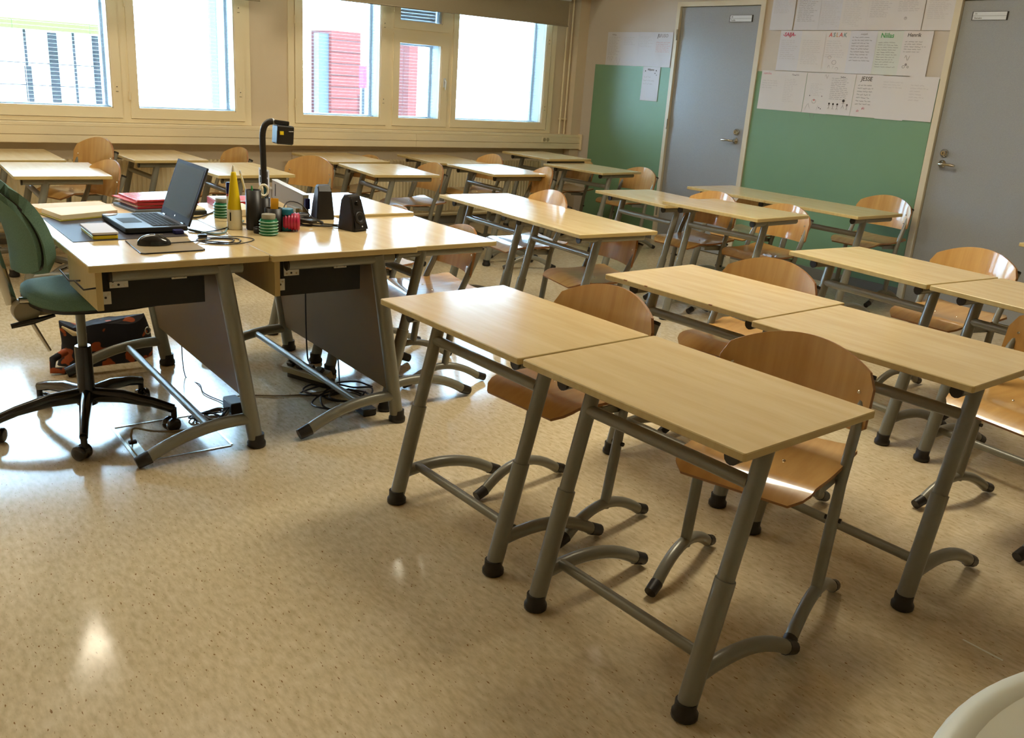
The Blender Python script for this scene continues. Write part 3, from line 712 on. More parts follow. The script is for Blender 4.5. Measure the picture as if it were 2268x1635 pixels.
# ================================================================== teacher desks
def teacher_desk(x0, y0, label, zp=0.18):
    """1.2 m long in y, 0.59 in x, teacher on -x, drawer and panel underneath"""
    H = 0.725; r = thing('teacher_desk', label, 'desk', (x0, y0, 0), 0, None)
    Wx, Ly = 0.585, 1.22
    B('top').slab(rrect(0, Wx, 0, Ly, .006, 2), H-0.023, H, 0.0025, side='edge').build('tabletop', r)
    for y in (0.045, Ly-0.095):
        lg = B('steel').tube([(0.432, y, H-0.030), (0.5345, y, 0.035)], 0.027, 16).build('leg', r)
        B('black').lathe([(0.028, 0), (0.034, 0.004), (0.034, 0.018), (0.029, 0.026), (0.029, 0.05)], 18, T(0.5385, y, 0)).build('foot_pad', lg)
        fb = B('steel').tube(arc((0.515, y, 0.115), (0.31, y, 0.125), (0.145, y, 0.030), 10), 0.022, 14).build('foot_bar', r)
        B('black').tube([(0.158, y, 0.036), (0.112, y, 0.020)], [0.0245, 0.021], 14).build('end_cap', fb)
        B('steel').tube([(0.075, y, H-0.045), (0.50, y, H-0.045)], 0.020, 14).build('support_tube', r)
        B('black').tube([(0.068, y, H-0.045), (0.075, y, H-0.045)], 0.0205, 14).build('tube_cap', r)
    B('steel').tube([(0.37, 0.06, 0.105), (0.37, Ly-0.11, 0.105)], 0.0145, 12).build('lower_crossbar', r)
    # modesty panel lying in the plane of the legs
    a = math.atan2(0.1025, H-0.065)
    z1 = H-0.05; z0 = zp
    xa = 0.432 + (H-0.03-z1)*0.1556; xb = 0.432 + (H-0.03-z0)*0.1556
    B('panel').add([(xa-0.009, 0.078, z1), (xa+0.009, 0.078, z1), (xa+0.009, Ly-0.128, z1), (xa-0.009, Ly-0.128, z1), (xb-0.009, 0.078, z0), (xb+0.009, 0.078, z0), (xb+0.009, Ly-0.128, z0), (xb-0.009, Ly-0.128, z0)],
        [(0, 1, 2, 3), (7, 6, 5, 4), (0, 4, 5, 1), (1, 5, 6, 2), (2, 6, 7, 3), (3, 7, 4, 0)]).build('modesty_panel', r)
    # drawer: black metal box with maple front, brackets and a keyed lock
    d = B('felt').box(0.05, 0.385, 0.09, 0.44, 0.556, 0.698).build('drawer_box', r)
    B('edge').slab([(0.03, 0.055), (0.05, 0.055), (0.05, 0.45), (0.03, 0.45)], 0.565, 0.701, 0.001).build('drawer_front', d)
    k = B('bracket')
    for bx in ((0.078, 0.135, 0.084, 0.090, 0.630, 0.700), (0.275, 0.325, 0.084, 0.090, 0.645, 0.700), (0.050, 0.080, 0.084, 0.090, 0.578, 0.620)): B('bracket').box(*bx).build('bracket', d)
    k = B('black')
    for (cx, cz) in ((0.088, 0.662), (0.088, 0.652), (0.105, 0.640), (0.300, 0.655), (0.063, 0.600)): k.lathe([(0.004, 0), (0.004, 0.001)], 8, Matrix.Translation((cx, 0.0842, cz)) @ Matrix.Rotation(PI/2, 4, 'X'))
    k.m('screw')
    for (cx, cz) in ((0.125, 0.638), (0.088, 0.638), (0.285, 0.652), (0.316, 0.652), (0.072, 0.610)): k.lathe([(0.004, 0), (0.003, 0.0015)], 8, Matrix.Translation((cx, 0.0842, cz)) @ Matrix.Rotation(PI/2, 4, 'X'))
    k.build('bracket_screws', d)
    return r
td1 = teacher_desk(0.607, 2.935, 'teacher desk with the laptop, left of the two joined ones', 0.19)
td2 = teacher_desk(1.194, 2.918, 'teacher desk with the document camera and speakers, right of the two joined ones', 0.13)
# wire hook under the teacher's side of the first desk
hk = B('black').tube([(0.600, 3.03, 0.66), (0.575, 3.06, 0.655), (0.575, 3.20, 0.662), (0.600, 3.22, 0.664)], 0.003, 6)
hk.tube([(0.634, 2.975, 0.645), (0.60, 2.985, 0.64), (0.585, 3.03, 0.66)], 0.003, 6)
h = hk.build('drawer_pull'); h.parent = td1; h.matrix_parent_inverse = Matrix.Translation((-0.607, -2.935, 0))
ZT_ = 0.725

# ================================================================== things on the teacher desks
def poly_slab(name, pts, z0, z1, mname, label, cat, ch=0.0, group=None, side=None):
    cx = sum(p[0] for p in pts)/len(pts); cy = sum(p[1] for p in pts)/len(pts)
    return tag(B(mname).slab([(p[0]-cx, p[1]-cy) for p in pts], 0, z1-z0, ch, side=side).build(name, None, (cx, cy, z0)), label, cat, group)
poly_slab('desk_pad', [(0.648, 3.332), (1.045, 3.345), (1.045, 3.87), (0.648, 3.86)], ZT_, ZT_+0.002, 'pad', 'dark grey writing pad under the laptop', 'desk pad', 0.0005)
ZP = ZT_ + 0.002
# card case
cc = thing('tin_case', 'small pale box with a yellow base on the dark pad', 'box', (0.762, 3.455, ZP), -0.02)
B('yellow').slab(rrect(-0.042, 0.042, -0.10, 0.10, 0.006), 0, 0.012, 0.001).build('box_base', cc)
B('black').slab(rrect(-0.040, 0.040, -0.098, 0.098, 0.005), 0.012, 0.016, 0.0005).build('box_seam', cc)
B('paper2').slab(rrect(-0.044, 0.044, -0.102, 0.102, 0.006), 0.016, 0.024, 0.001).build('box_lid', cc)
# laptop
lp = thing('laptop', 'open dark grey laptop with a black screen on the desk pad', 'laptop', (0.957, 3.595, ZP), 0)
bs = B('laptop').slab(rrect(-0.113, 0.113, -0.175, 0.175, 0.010), 0.004, 0.022, 0.002).build('base', lp)
B('laptopdeck').slab(rrect(-0.110, 0.110, -0.172, 0.172, 0.008), 0.0221, 0.0228).build('deck', bs)
B('keys').box(-0.010, 0.092, -0.150, 0.150, 0.0229, 0.0233).build('keyboard_well', bs)
kb = B('laptop')
for i in range(6):
    for j in range(15):
        x = -0.006 + i*0.0163; y = -0.147 + j*0.0197
        if i == 0 and 4 <= j <= 9: continue
        kb.slab([(x, y), (x+0.0138, y), (x+0.0138, y+0.0170), (x, y+0.0170)], 0.0234, 0.0252, 0.0004)
kb.box(-0.006, 0.0078, -0.147+4*0.0197, -0.147+10*0.0197-0.0027, 0.0234, 0.0252)
q = kb.build('keys', bs); q['kind'] = 'stuff'
B('laptop').slab(rrect(-0.090, -0.020, -0.055, 0.055, 0.004), 0.0229, 0.0234).build('touchpad', bs)
ang = math.radians(20.5); Ls = 0.232
Ms = Matrix.Translation((0.112, 0, 0.020)) @ Matrix.Rotation(ang, 4, 'Y')
ld = B('laptop').slab(rrect(-0.0, 0.008, -0.175, 0.175, 0.003, 2), 0, Ls, 0.002, mtx=Ms).build('lid', lp)
B('screen').box(-0.0008, 0, -0.158, 0.158, 0.030, Ls-0.014, mtx=Ms).build('screen', ld)
B('alu').lathe([(0.004, 0), (0.004, 0.0004)], 14, Ms @ Matrix.Translation((-0.0002, 0, 0.016)) @ Matrix.Rotation(-PI/2, 4, 'Y')).build('round_badge', ld)
for hy_ in (-0.115, 0.115): B('blackgloss').tube([(0.112, hy_-0.015, 0.021), (0.112, hy_+0.015, 0.021)], 0.006, 8).build('hinge', lp)
st = B('cream').box(-0.025, 0.025, -0.012, 0.012, 0, 0.0015, T(0, 0, 0, 0.5)).build('sticky_note', None, (0.868, 3.735, ZP+0.0235)); tag(st, 'yellowish paper scrap on the laptop corner', 'note')
# mouse pad + mouse
poly_slab('mouse_pad', [(0.800, 3.072), (0.812, 3.060), (1.005, 3.066), (1.018, 3.080), (1.022, 3.318), (0.820, 3.316), (0.812, 3.305)], ZT_, ZT_+0.005, 'mpad', 'olive brown mouse pad with a dark rim', 'mouse pad', 0.0012, side='black')
ms = thing('computer_mouse', 'black wired computer mouse on the mouse pad', 'mouse', (0.880, 3.195, ZT_+0.005), math.radians(-8))
def msf(u, v):
    a = 2*PI*u; k = math.sin(v*PI/2); L = 0.056; Wd = 0.031*(1+0.12*math.cos(a))
    h = 0.037*math.cos(v*PI/2)**0.8*(1-0.28*max(0, math.cos(a))*k)
    return (L*k*math.cos(a), Wd*k*math.sin(a), h+0.001)
b = B('blackgloss'); n1, n2 = 24, 10; vs = []; fs = []
for j in range(n2+1):
    for i in range(n1): vs.append(msf(i/n1, j/n2))
for j in range(n2):
    for i in range(n1): fs.append((j*n1+i, (j+1)*n1+i, (j+1)*n1+(i+1) % n1, j*n1+(i+1) % n1))
b.add(vs, fs, True); b.build('mouse_body', ms)
B('black').slab([(0.056*math.cos(2*PI*k/24), 0.031*(1+0.12*math.cos(2*PI*k/24))*math.sin(2*PI*k/24)) for k in range(24)], 0.0, 0.005, 0.001).build('mouse_base', ms)
B('lid').box(-0.012, 0.030, -0.0009, 0.0009, 0.0345, 0.0372).build('scroll_wheel', ms)
def cable(name, pts, r, label, mname='black', n=6, cat='cable', parent=None, sub=4):
    # Catmull-Rom through the points
    P = [Vector(p) for p in pts]; P = [P[0]*2-P[1]] + P + [P[-1]*2-P[-2]]; o = []
    for i in range(1, len(P)-2):
        for k in range(sub):
            t_ = k/sub; a, b_, c, d_ = P[i-1], P[i], P[i+1], P[i+2]
            o.append(0.5*((2*b_)+(c-a)*t_+(2*a-5*b_+4*c-d_)*t_*t_+(3*b_-a-3*c+d_)*t_**3))
    o.append(P[-2])
    q = B(mname).tube(o, r, n).build(name, parent)
    return q if parent else tag(q, label, cat)
zc = ZT_ + 0.003
cable('mouse_cable', [(0.934, 3.19, zc+0.006), (1.00, 3.20, zc+0.005), (1.05, 3.235, zc), (1.12, 3.26, zc), (1.17, 3.22, zc), (1.13, 3.17, zc), (1.06, 3.19, zc), (1.04, 3.24, zc+0.004), (1.10, 3.28, zc), (1.19, 3.24, zc), (1.16, 3.16, zc), (1.05, 3.21, zc+0.004)], 0.0022, 'thin black mouse cable coiled right of the mouse pad')
cable('laptop_power_cable', [(1.075, 3.43, zc+0.004), (1.11, 3.40, zc), (1.20, 3.44, zc), (1.30, 3.54, zc), (1.40, 3.52, zc), (1.50, 3.55, zc), (1.60, 3.50, zc), (1.70, 3.42, zc)], 0.0025, 'black cable from the laptop towards the speakers')
cable('video_cable', [(1.08, 3.46, zc+0.003), (1.14, 3.36, zc), (1.19, 3.37, zc), (1.23, 3.45, zc), (1.29, 3.50, zc), (1.36, 3.62, zc)], 0.0034, 'grey video cable passing the yellow glue bottle', 'tealm')
cable('laptop_rear_cable', [(1.10, 3.70, zc+0.012), (1.20, 3.73, zc), (1.27, 3.80, zc), (1.34, 3.86, zc), (1.46, 3.80, zc), (1.60, 3.88, zc)], 0.0035, 'black cable leaving the laptop behind the green pot')
cable('thin_loop_cable', [(1.09, 3.40, zc), (1.15, 3.30, zc), (1.22, 3.27, zc), (1.24, 3.20, zc), (1.15, 3.14, zc), (1.06, 3.18, zc), (1.08, 3.25, zc+0.004)], 0.0018, 'thin black looped cable on the desk before the glue bottle')
B('navy').slab(rrect(-0.018, 0.018, -0.014, 0.014, 0.005), 0, 0.015, 0.002).build('video_plug', None, (1.025, 3.398, ZT_+0.0022)); tag(D.objects['video_plug'], 'dark blue video plug at the laptop side', 'plug')
tag(B('black').slab(rrect(-0.016, 0.016, -0.010, 0.010, 0.004), 0, 0.014, 0.002).build('cable_adapter', None, (1.082, 3.30, ZT_)), 'small black cable joint beside the mouse pad', 'adapter')
# glue bottle (yellow cone)
gb = thing('glue_bottle', 'tall yellow cone-shaped glue bottle with a pale base', 'bottle', (1.262, 3.455, ZT_))
B('cream').lathe([(0.027, 0), (0.029, 0.003), (0.0285, 0.070), (0.026, 0.078)], 24).build('bottle_base', gb)
B('yellow').lathe([(0.0262, 0.078), (0.0245, 0.10), (0.012, 0.205), (0.0095, 0.22), (0.0075, 0.222)], 24).build('cone', gb)
B('cream').lathe([(0.0075, 0.222), (0.006, 0.235), (0.003, 0.246)], 14).build('nozzle', gb)
B('ink').box(-0.0292, -0.0288, -0.006, 0.000, 0.035, 0.068, T(0, 0, 0, 0.55)).build('printed_code', gb)
gs = thing('glue_stick', 'glue stick with a dark blue cap behind the yellow bottle', 'glue stick', (1.305, 3.62, ZT_))
B('redm').lathe([(0.013, 0), (0.0135, 0.05)], 16).m('cream').lathe([(0.0135, 0.05), (0.0135, 0.105)], 16).m('redm').lathe([(0.0137, 0.105), (0.0137, 0.115)], 16).build('barrel', gs)
B('navy').lathe([(0.0145, 0.115), (0.0145, 0.158), (0.0135, 0.160)], 16).build('cap', gs)
# ribbed jars
def jar(x, y, label, m1, m2, mt=None, s=1.0, lid=True):
    j = thing('ribbed_jar', label, 'jar', (x, y, ZT_)); j.scale = (s, s, s)
    pr = [(0.030, 0)]
    for k in range(5): pr += [(0.034, 0.003+k*0.0115), (0.036, 0.006+k*0.0115), (0.034, 0.009+k*0.0115), (0.0315, 0.0115+k*0.0115)]
    pr.append((0.031, 0.062))
    B(m1).lathe(pr, 24).build('jar_body', j)
    bb = B(m2)
    for k in range(5): bb.lathe([(0.0350, 0.0050+k*0.0115), (0.0368, 0.0056+k*0.0115), (0.0368, 0.0070+k*0.0115), (0.0350, 0.0076+k*0.0115)], 24)
    bb.build('rib_bands', j)
    if lid: B('lid').lathe([(0.026, 0.062), (0.0265, 0.078), (0.025, 0.080)], 24).build('jar_lid', j)
    return j
jar(1.312, 3.735, 'green ribbed jar with a grey lid beside the glue bottle', 'jarg', 'jargl')
jar(1.338, 3.300, 'green ribbed jar in front of the black pencil pots', 'jarg', 'jargl')
mj = jar(1.468, 3.318, 'magenta ribbed jar lying on its side', 'mag', 'mag', lid=False)
mj.rotation_euler = (math.radians(90), 0, math.radians(-118)); mj.location = (1.485, 3.345, ZT_+0.037)
tj = thing('teal_jar', 'teal plastic jar behind the magenta one', 'jar', (1.440, 3.372, ZT_))
B('teal').lathe([(0.026, 0), (0.028, 0.004), (0.027, 0.062), (0.023, 0.064)], 20).build('jar_body', tj); B('teal').lathe([(0.0285, 0.066), (0.0285, 0.085), (0.026, 0.087)], 20).build('jar_lid', tj)
# pencil pots organiser
og = thing('desk_organiser', 'black desk organiser made of round pots', 'organiser', (1.37, 3.44, ZT_))
def pot(x, y, r, h):
    return B('black').lathe([(r*0.98, 0), (r, 0.003), (r, h), (r-0.002, h), (r-0.003, h-0.002), (r-0.003, 0.006)], 20, T(x, y, 0)).build('pot', og)
pot(-0.040, -0.010, 0.030, 0.155); pot(0.025, 0.050, 0.026, 0.115); pot(0.022, -0.060, 0.034, 0.09); pot(-0.050, -0.095, 0.024, 0.022); pot(0.080, -0.01, 0.034, 0.06)
def pen(x, y, z0, dx, dy, L, r, mname, label, cap=None):
    p0 = Vector((x, y, z0)); d_ = Vector((dx, dy, 1)).normalized()
    o = thing('pen', label, 'pen', p0, 0)
    B(mname).tube([(0, 0, 0), d_*L], r, 8).build('pen_barrel', o)
    B(cap or mname).tube([d_*L, d_*(L+0.012)], [r*1.1, r*0.7], 8).build('pen_end', o)
pen(1.335, 3.44, ZT_+0.02, -0.22, 0.10, 0.20, 0.0045, 'cream', 'pale marker leaning left in the tallest black pot', 'whitem')
pen(1.325, 3.415, ZT_+0.03, -0.03, 0.04, 0.13, 0.004, 'greenm', 'green pencil in the tallest black pot')
pen(1.395, 3.49, ZT_+0.02, 0.05, -0.04, 0.125, 0.0045, 'teal', 'teal pen in the middle black pot')
pen(1.403, 3.495, ZT_+0.02, -0.08, 0.02, 0.13, 0.006, 'pagec', 'wooden ruler end in the middle black pot')
sc1 = thing('scissors', 'cream handled scissors standing in the organiser', 'scissors', (1.392, 3.478, ZT_+0.02))
B('cream').tube([(0.018*math.cos(a), 0, 0.125+0.022*math.sin(a)) for a in [2*PI*k/14 for k in range(15)]], 0.005, 8).build('handle', sc1); B('alu').tube([(0, 0, 0), (0, 0, 0.105)], 0.004, 6).build('blade', sc1)
sn = B('orange').box(-0.015, 0.015, -0.002, 0.002, 0, 0.058, T(0, 0, 0, -0.15, 0, 0.05)).build('sticky_pad', None, (1.402, 3.40, ZT_+0.066)); tag(sn, 'upright orange-yellow pad in the organiser', 'note pad')
tag(B('orange').slab(rrect(-0.016, 0.016, -0.02, 0.02, 0.002), 0, 0.012, 0.001).build('eraser', None, (1.455, 3.46, ZT_+0.0)), 'small orange-yellow block beside the organiser', 'block')
# document camera
dc = thing('document_camera', 'black document camera with a curved arm over the desk', 'camera', (1.498, 3.735, ZT_))
B('black').slab(rrect(-0.075, 0.065, -0.11, 0.11, 0.02), 0, 0.028, 0.004).build('camera_base', dc)
B('blackgloss').lathe([(0.020, 0.028), (0.018, 0.040), (0.0165, 0.11)], 16).build('arm_socket', dc)
pth = [(0, 0, 0.09), (-0.002, 0, 0.22), (-0.004, 0, 0.33)] + arc((-0.004, 0, 0.33), (-0.002, 0, 0.398), (0.040, -0.004, 0.396), 8)[1:]
B('black').tube(pth, 0.0128, 14).build('gooseneck', dc)
B('whitem').tube([(0.038, -0.004, 0.396), (0.043, -0.004, 0.396)], 0.0135, 14).build('collar', dc)
hd = B('blackgloss').slab(rrect(-0.034, 0.034, -0.020, 0.020, 0.008), -0.008, 0.010, 0.003, mtx=T(0.074, -0.006, 0.392, -0.05, 0, 0.10)).build('camera_joint', dc)
hb = B('black').slab(rrect(-0.038, 0.036, -0.034, 0.034, 0.007), -0.088, -0.010, 0.005, mtx=T(0.088, -0.008, 0.392, -0.05, 0, 0.06)).build('camera_head', dc)
B('yellow').box(0.056, 0.072, -0.0445, -0.0405, 0.345, 0.360).build('warning_label', hb)
B('whitem').box(0.095, 0.115, -0.0455, -0.0435, 0.358, 0.3605).build('lettering_strip', hb)
# small desktop computer case leaning on the clutter
pc = thing('computer_case', 'flat grey-beige computer case with a perforated end panel', 'computer', (1.66, 3.86, ZT_), math.radians(0))
B('metalgrey').slab(rrect(-0.014, 0.014, -0.185, 0.16, 0.004, 2), 0.024, 0.106, 0.002, mtx=T(0, 0, 0, 0, math.radians(4))).build('case_body', pc)
B('whitem').slab(rrect(-0.015, 0.015, -0.186, 0.162, 0.004, 2), 0.106, 0.109, 0.001, mtx=T(0, 0, 0, 0, math.radians(4))).build('top_rail', pc)
B('black').box(-0.0152, -0.014, 0.115, 0.122, 0.04, 0.095, T(0, 0, 0, 0, math.radians(4))).build('vent_slot', pc)
pf = B('whitem').box(-0.018, -0.014, 0.18, 0.30, 0.072, 0.157).build('perforated_panel', pc)
b = B('black')
for i in range(5):
    for j in range(2): b.slab(rrect(-0.006, 0.006, -0.014, 0.014, 0.005, 3), 0, 0.0008, 0, Matrix.Translation((-0.0182, 0.196+i*0.021, 0.102+j*0.034)) @ Matrix.Rotation(-PI/2, 4, 'Y') @ Matrix.Rotation(PI/2, 4, 'Z'))
q = b.build('panel_slots', pf); q['kind'] = 'stuff'
B('navy').box(-0.01, 0.012, -0.205, -0.187, 0.035, 0.08).build('rear_plug', pc)
B('metalgrey').box(-0.014, 0.02, 0.16, 0.30, 0.0, 0.072).build('case_foot', pc)
B('metalgrey').box(-0.03, 0.03, -0.15, -0.05, 0.0, 0.03).build('case_foot', pc)
# speakers
def speaker(x, y, rz, label, front=True):
    s = thing('desktop_speaker', label, 'speaker', (x, y, ZT_), rz)
    # side profile in local x(depth)-z, extruded in y
    prof = [(-0.045, 0), (0.050, 0), (0.042, 0.06), (0.018, 0.138), (0.004, 0.146), (-0.020, 0.142), (-0.036, 0.120)]
    mt = Matrix.Rotation(PI/2, 4, 'X')
    cb = B('black').slab(prof, -0.040, 0.040, 0.005, mtx=mt); cb.v = [(a, c*(1-0.30*z/0.146), z) for a, c, z in cb.v]; cb.build('cabinet', s)
    tilt = math.atan2(0.024, 0.078)
    FM = Matrix.Translation((0.043, 0, 0.058)) @ Matrix.Rotation(-tilt, 4, 'Y')
    B('blackgloss').slab([(-0.034, -0.052), (0.034, -0.052), (0.026, 0.070), (0.018, 0.078), (-0.018, 0.078), (-0.026, 0.070)], 0, 0.003, 0.001, mtx=FM @ Matrix.Rotation(PI/2, 4, 'Z') @ Matrix.Rotation(PI/2, 4, 'X')).build('front_grille', s)
    RR = Matrix.Rotation(PI/2, 4, 'Y')
    B('black').lathe([(0.026, 0), (0.026, 0.003), (0.022, 0.004), (0.010, -0.0005)], 24, FM @ Matrix.Translation((0.003, 0, -0.005)) @ RR).build('speaker_cone', s)
    B('blackgloss').lathe([(0.009, 0), (0.008, 0.008)], 16, FM @ Matrix.Translation((0.003, 0, 0.055)) @ RR).build('volume_knob', s)
    B('whitem').lathe([(0.003, 0), (0.003, 0.001)], 10, FM @ Matrix.Translation((0.003, 0.004, -0.040)) @ RR).build('round_emblem', s)
    return s
speaker(1.705, 3.325, math.radians(-74), 'black desktop speaker facing right, near one with its cone visible')
speaker(1.715, 3.620, math.radians(82), 'black desktop speaker seen from behind, left of the other')
# cable tangle behind the jars
zz = ZT_+0.004
cable('tangled_cable', [(1.50, 3.42, zz), (1.56, 3.48, zz+0.03), (1.62, 3.44, zz+0.01), (1.66, 3.52, zz), (1.60, 3.57, zz+0.02), (1.55, 3.50, zz), (1.62, 3.40, zz), (1.67, 3.37, zz+0.01)], 0.003, 'black cable tangle between the speakers and the jars')
cable('looping_cable', [(1.47, 3.50, zz+0.02), (1.52, 3.55, zz+0.08), (1.58, 3.54, zz+0.07), (1.61, 3.50, zz+0.02), (1.64, 3.46, zz), (1.60, 3.42, zz), (1.53, 3.45, zz)], 0.0026, 'black cable arching up behind the pencil pots')
cable('speaker_cable', [(1.56, 3.46, zz), (1.60, 3.43, zz), (1.64, 3.41, zz), (1.69, 3.37, zz)], 0.003, 'short black cable into the near speaker')
rm = thing('remote_control', 'dark remote control lying behind the teal jar', 'remote', (1.545, 3.50, ZT_+0.016), math.radians(-60))
B('black').slab(rrect(-0.085, 0.085, -0.022, 0.022, 0.008), 0, 0.016, 0.003, mtx=T(0, 0, 0, 0, 0, 0.06)).build('remote_body', rm)
B('alu').slab(rrect(-0.080, -0.015, -0.018, 0.018, 0.005), 0.0162, 0.0175, 0, mtx=T(0, 0, 0, 0, 0, 0.06)).build('remote_face', rm)
tag(B('black').slab(rrect(-0.035, 0.035, -0.025, 0.025, 0.008), 0, 0.028, 0.004).build('power_adapter', None, (1.60, 3.60, ZT_)), 'black power adapter between the two speakers', 'adapter')
# papers, folders, books
ob1 = thing('open_notebook', 'open notebook with cream pages and an olive cover at the left desk edge', 'notebook', (0.78, 3.93, ZT_), 0)
def rot_poly(pts, c): return [(p[0]-c[0], p[1]-c[1]) for p in pts]
c0 = (0.78, 3.93)
near = [(0.700, 3.765), (0.925, 3.855), (0.935, 4.00), (0.665, 3.955)]
far = [(0.660, 3.970), (0.935, 4.015), (0.925, 4.140), (0.640, 4.095)]
B('olive').slab(rot_poly([(0.692, 3.752), (0.935, 3.846), (0.945, 4.005), (0.655, 3.955)], c0), 0.002, 0.005).build('cover', ob1)
B('pagec').slab(rot_poly(near, c0), 0.005, 0.024, 0.001).build('page_block', ob1)
B('kraft').slab(rot_poly(far, c0), 0.002, 0.020, 0.001).build('left_page', ob1)
tag(B('kraft').slab([(-0.10, -0.14), (0.12, -0.16), (0.14, 0.14), (-0.08, 0.16)], 0, 0.004, 0.001).build('brown_envelope', None, (1.01, 4.00, ZT_)), 'brown envelope lying between notebook and red folders', 'envelope')
tag(B('redm').slab(rrect(-0.02, 0.02, -0.01, 0.01, 0.004), 0, 0.01, 0.002).build('red_eraser', None, (0.905, 3.835, ZT_+0.0)), 'small red eraser behind the laptop corner', 'eraser')
tag(B('bluegrey').slab(rrect(-0.15, 0.11, -0.11, 0.13, 0.003), 0, 0.012, 0.001).build('grey_book', None, (1.135, 4.000, ZT_+0.004)), 'blue-grey book at the bottom of the red folder stack', 'book')
D.objects['grey_book'].rotation_euler = (0, 0, 0.12)
fz = ZT_ + 0.0165
for i, (dx, dy, rz, m_, th, lab) in enumerate(((0.0, 0.0, 0.10, 'red', 0.009, 'dark red folder, lowest of the folder stack'), (-0.012, 0.01, 0.15, 'pagec', 0.003, 'cream papers between the folders'), (0.004, 0.0, 0.08, 'red', 0.011, 'red folder in the middle of the folder stack'), (-0.02, 0.012, 0.18, 'redm', 0.004, 'ragged pink-red sheets below the top folder'), (0.0, 0.0, 0.10, 'folder', 0.008, 'shiny red folder on top of the stack'))):
    p = [(-0.15, -0.105), (0.11, -0.105), (0.115, 0.125), (-0.145, 0.12)]
    o = B(m_).slab(p, 0, th, 0.001).build('folder', None, (1.155+dx, 4.02+dy, fz)); o.rotation_euler = (0, 0, rz); fz += th + 0.0006
    tag(o, lab, 'folder', 'folders stacked behind the laptop')
tag(B('laptop').slab(rrect(-0.06, 0.06, -0.05, 0.05, 0.006), 0, 0.018, 0.003).m('pagec').slab(rrect(-0.055, 0.055, -0.045, 0.045, 0.004), 0.018, 0.026, 0.001).build('docking_box', None, (1.215, 3.86, ZT_)), 'dark flat box with papers just behind the laptop screen', 'box')
rb2 = thing('red_box', 'red cardboard box with a pale lid behind the glue bottle', 'box', (1.475, 4.03, ZT_), -0.1)
B('red').slab([(-0.10, -0.085), (0.10, -0.085), (0.10, 0.10), (-0.10, 0.10)], 0, 0.030, 0.001).build('box_body', rb2)
B('paper2').slab([(-0.097, -0.082), (0.097, -0.082), (0.097, 0.097), (-0.097, 0.097)], 0.0302, 0.032).build('box_lid', rb2)
B('redm').slab([(-0.02, -0.06), (0.097, -0.082), (0.097, 0.06), (0.04, 0.09)], 0.0322, 0.0328).build('lid_print', rb2)
tag(B('pagec').slab([(-0.07, -0.10), (0.06, -0.10), (0.06, 0.08), (-0.07, 0.08)], 0, 0.030, 0.002).build('paper_pad', None, (1.405, 3.83, ZT_)), 'cream paper pad between glue bottle and pencil pots', 'paper pad')

# ================================================================== under the desks
# leather-look mottled bag
bg_ = thing('fabric_bag', 'mottled black, orange and cream fabric bag on the floor under the desk', 'bag', (0.925, 4.235, 0))
def bagf(u, v):
    a = 2*PI*u; zz_ = 0.175*v; k = 1 - 0.35*v**2; x = 0.205*math.cos(a)*(1+0.05*math.sin(3*a+v*4)); y = 0.085*math.sin(a)*k*(1+0.1*math.sin(5*a))
    x -= 0.015*v*math.cos(a); 
    return (x*(1.0-0.05*v), y, zz_ + 0.012*math.sin(4*a+2)*v + 0.02*v*abs(math.cos(a)))
b = B('bag'); n1, n2 = 36, 8; vs = [bagf(i/n1, j/n2) for j in range(n2+1) for i in range(n1)]
fs = [(j*n1+i, j*n1+(i+1) % n1, (j+1)*n1+(i+1) % n1, (j+1)*n1+i) for j in range(n2) for i in range(n1)]
b.add(vs, fs, True); b.add(vs[:n1], [tuple(reversed(range(n1)))]); b.add([(p[0], p[1], p[2]) for p in vs[-n1:]], [tuple(range(n1))]); b.build('bag_body', bg_)
B('bag2').tube([(-0.18, -0.02, 0.185), (-0.14, -0.05, 0.155), (-0.09, -0.065, 0.15)], [0.004, 0.012, 0.005], 8).build('bag_trim', bg_)
B('bag').tube([(-0.18, -0.06, 0.08), (-0.24, -0.09, 0.06), (-0.25, -0.12, 0.02), (-0.19, -0.13, 0.014), (-0.12, -0.11, 0.02)], 0.016, 10).build('bag_strap', bg_)
B('alu').tube([(0.17+0.012*math.cos(2*PI*k/10), -0.07, 0.14+0.016*math.sin(2*PI*k/10)) for k in range(11)], 0.003, 6).build('buckle', bg_)
# floor hatch
fh = thing('floor_hatch', 'metal-framed floor socket hatch under the teacher desk', 'hatch', (0.90, 3.20, 0))
B('floor').box(-0.155, 0.165, -0.17, 0.17, 0.0, 0.0015).build('hatch_cover', fh)
b = B('alu'); b.box(-0.165, -0.155, -0.18, 0.19, 0, 0.003).box(0.165, 0.175, -0.17, 0.19, 0, 0.003).box(-0.155, 0.165, -0.18, -0.172, 0, 0.003).box(-0.155, 0.165, 0.18, 0.19, 0, 0.003).build('hatch_frame', fh)
B('alu').box(-0.150, -0.118, -0.165, 0.02, 0.0015, 0.004).build('hatch_handle', fh)
B('dark').box(-0.147, -0.120, 0.0, 0.018, 0.004, 0.009).build('cable_outlet', fh)
cable('grey_floor_cable', [(0.765, 3.21, 0.010), (0.765, 3.215, 0.035), (0.785, 3.24, 0.045), (0.85, 3.24, 0.02), (0.95, 3.235, 0.006), (1.05, 3.24, 0.006), (1.12, 3.28, 0.006), (1.17, 3.34, 0.01), (1.15, 3.40, 0.006), (1.08, 3.36, 0.006), (1.10, 3.27, 0.006), (1.18, 3.25, 0.006)], 0.004, 'grey-beige cable looping out of the floor hatch', 'cablegrey')
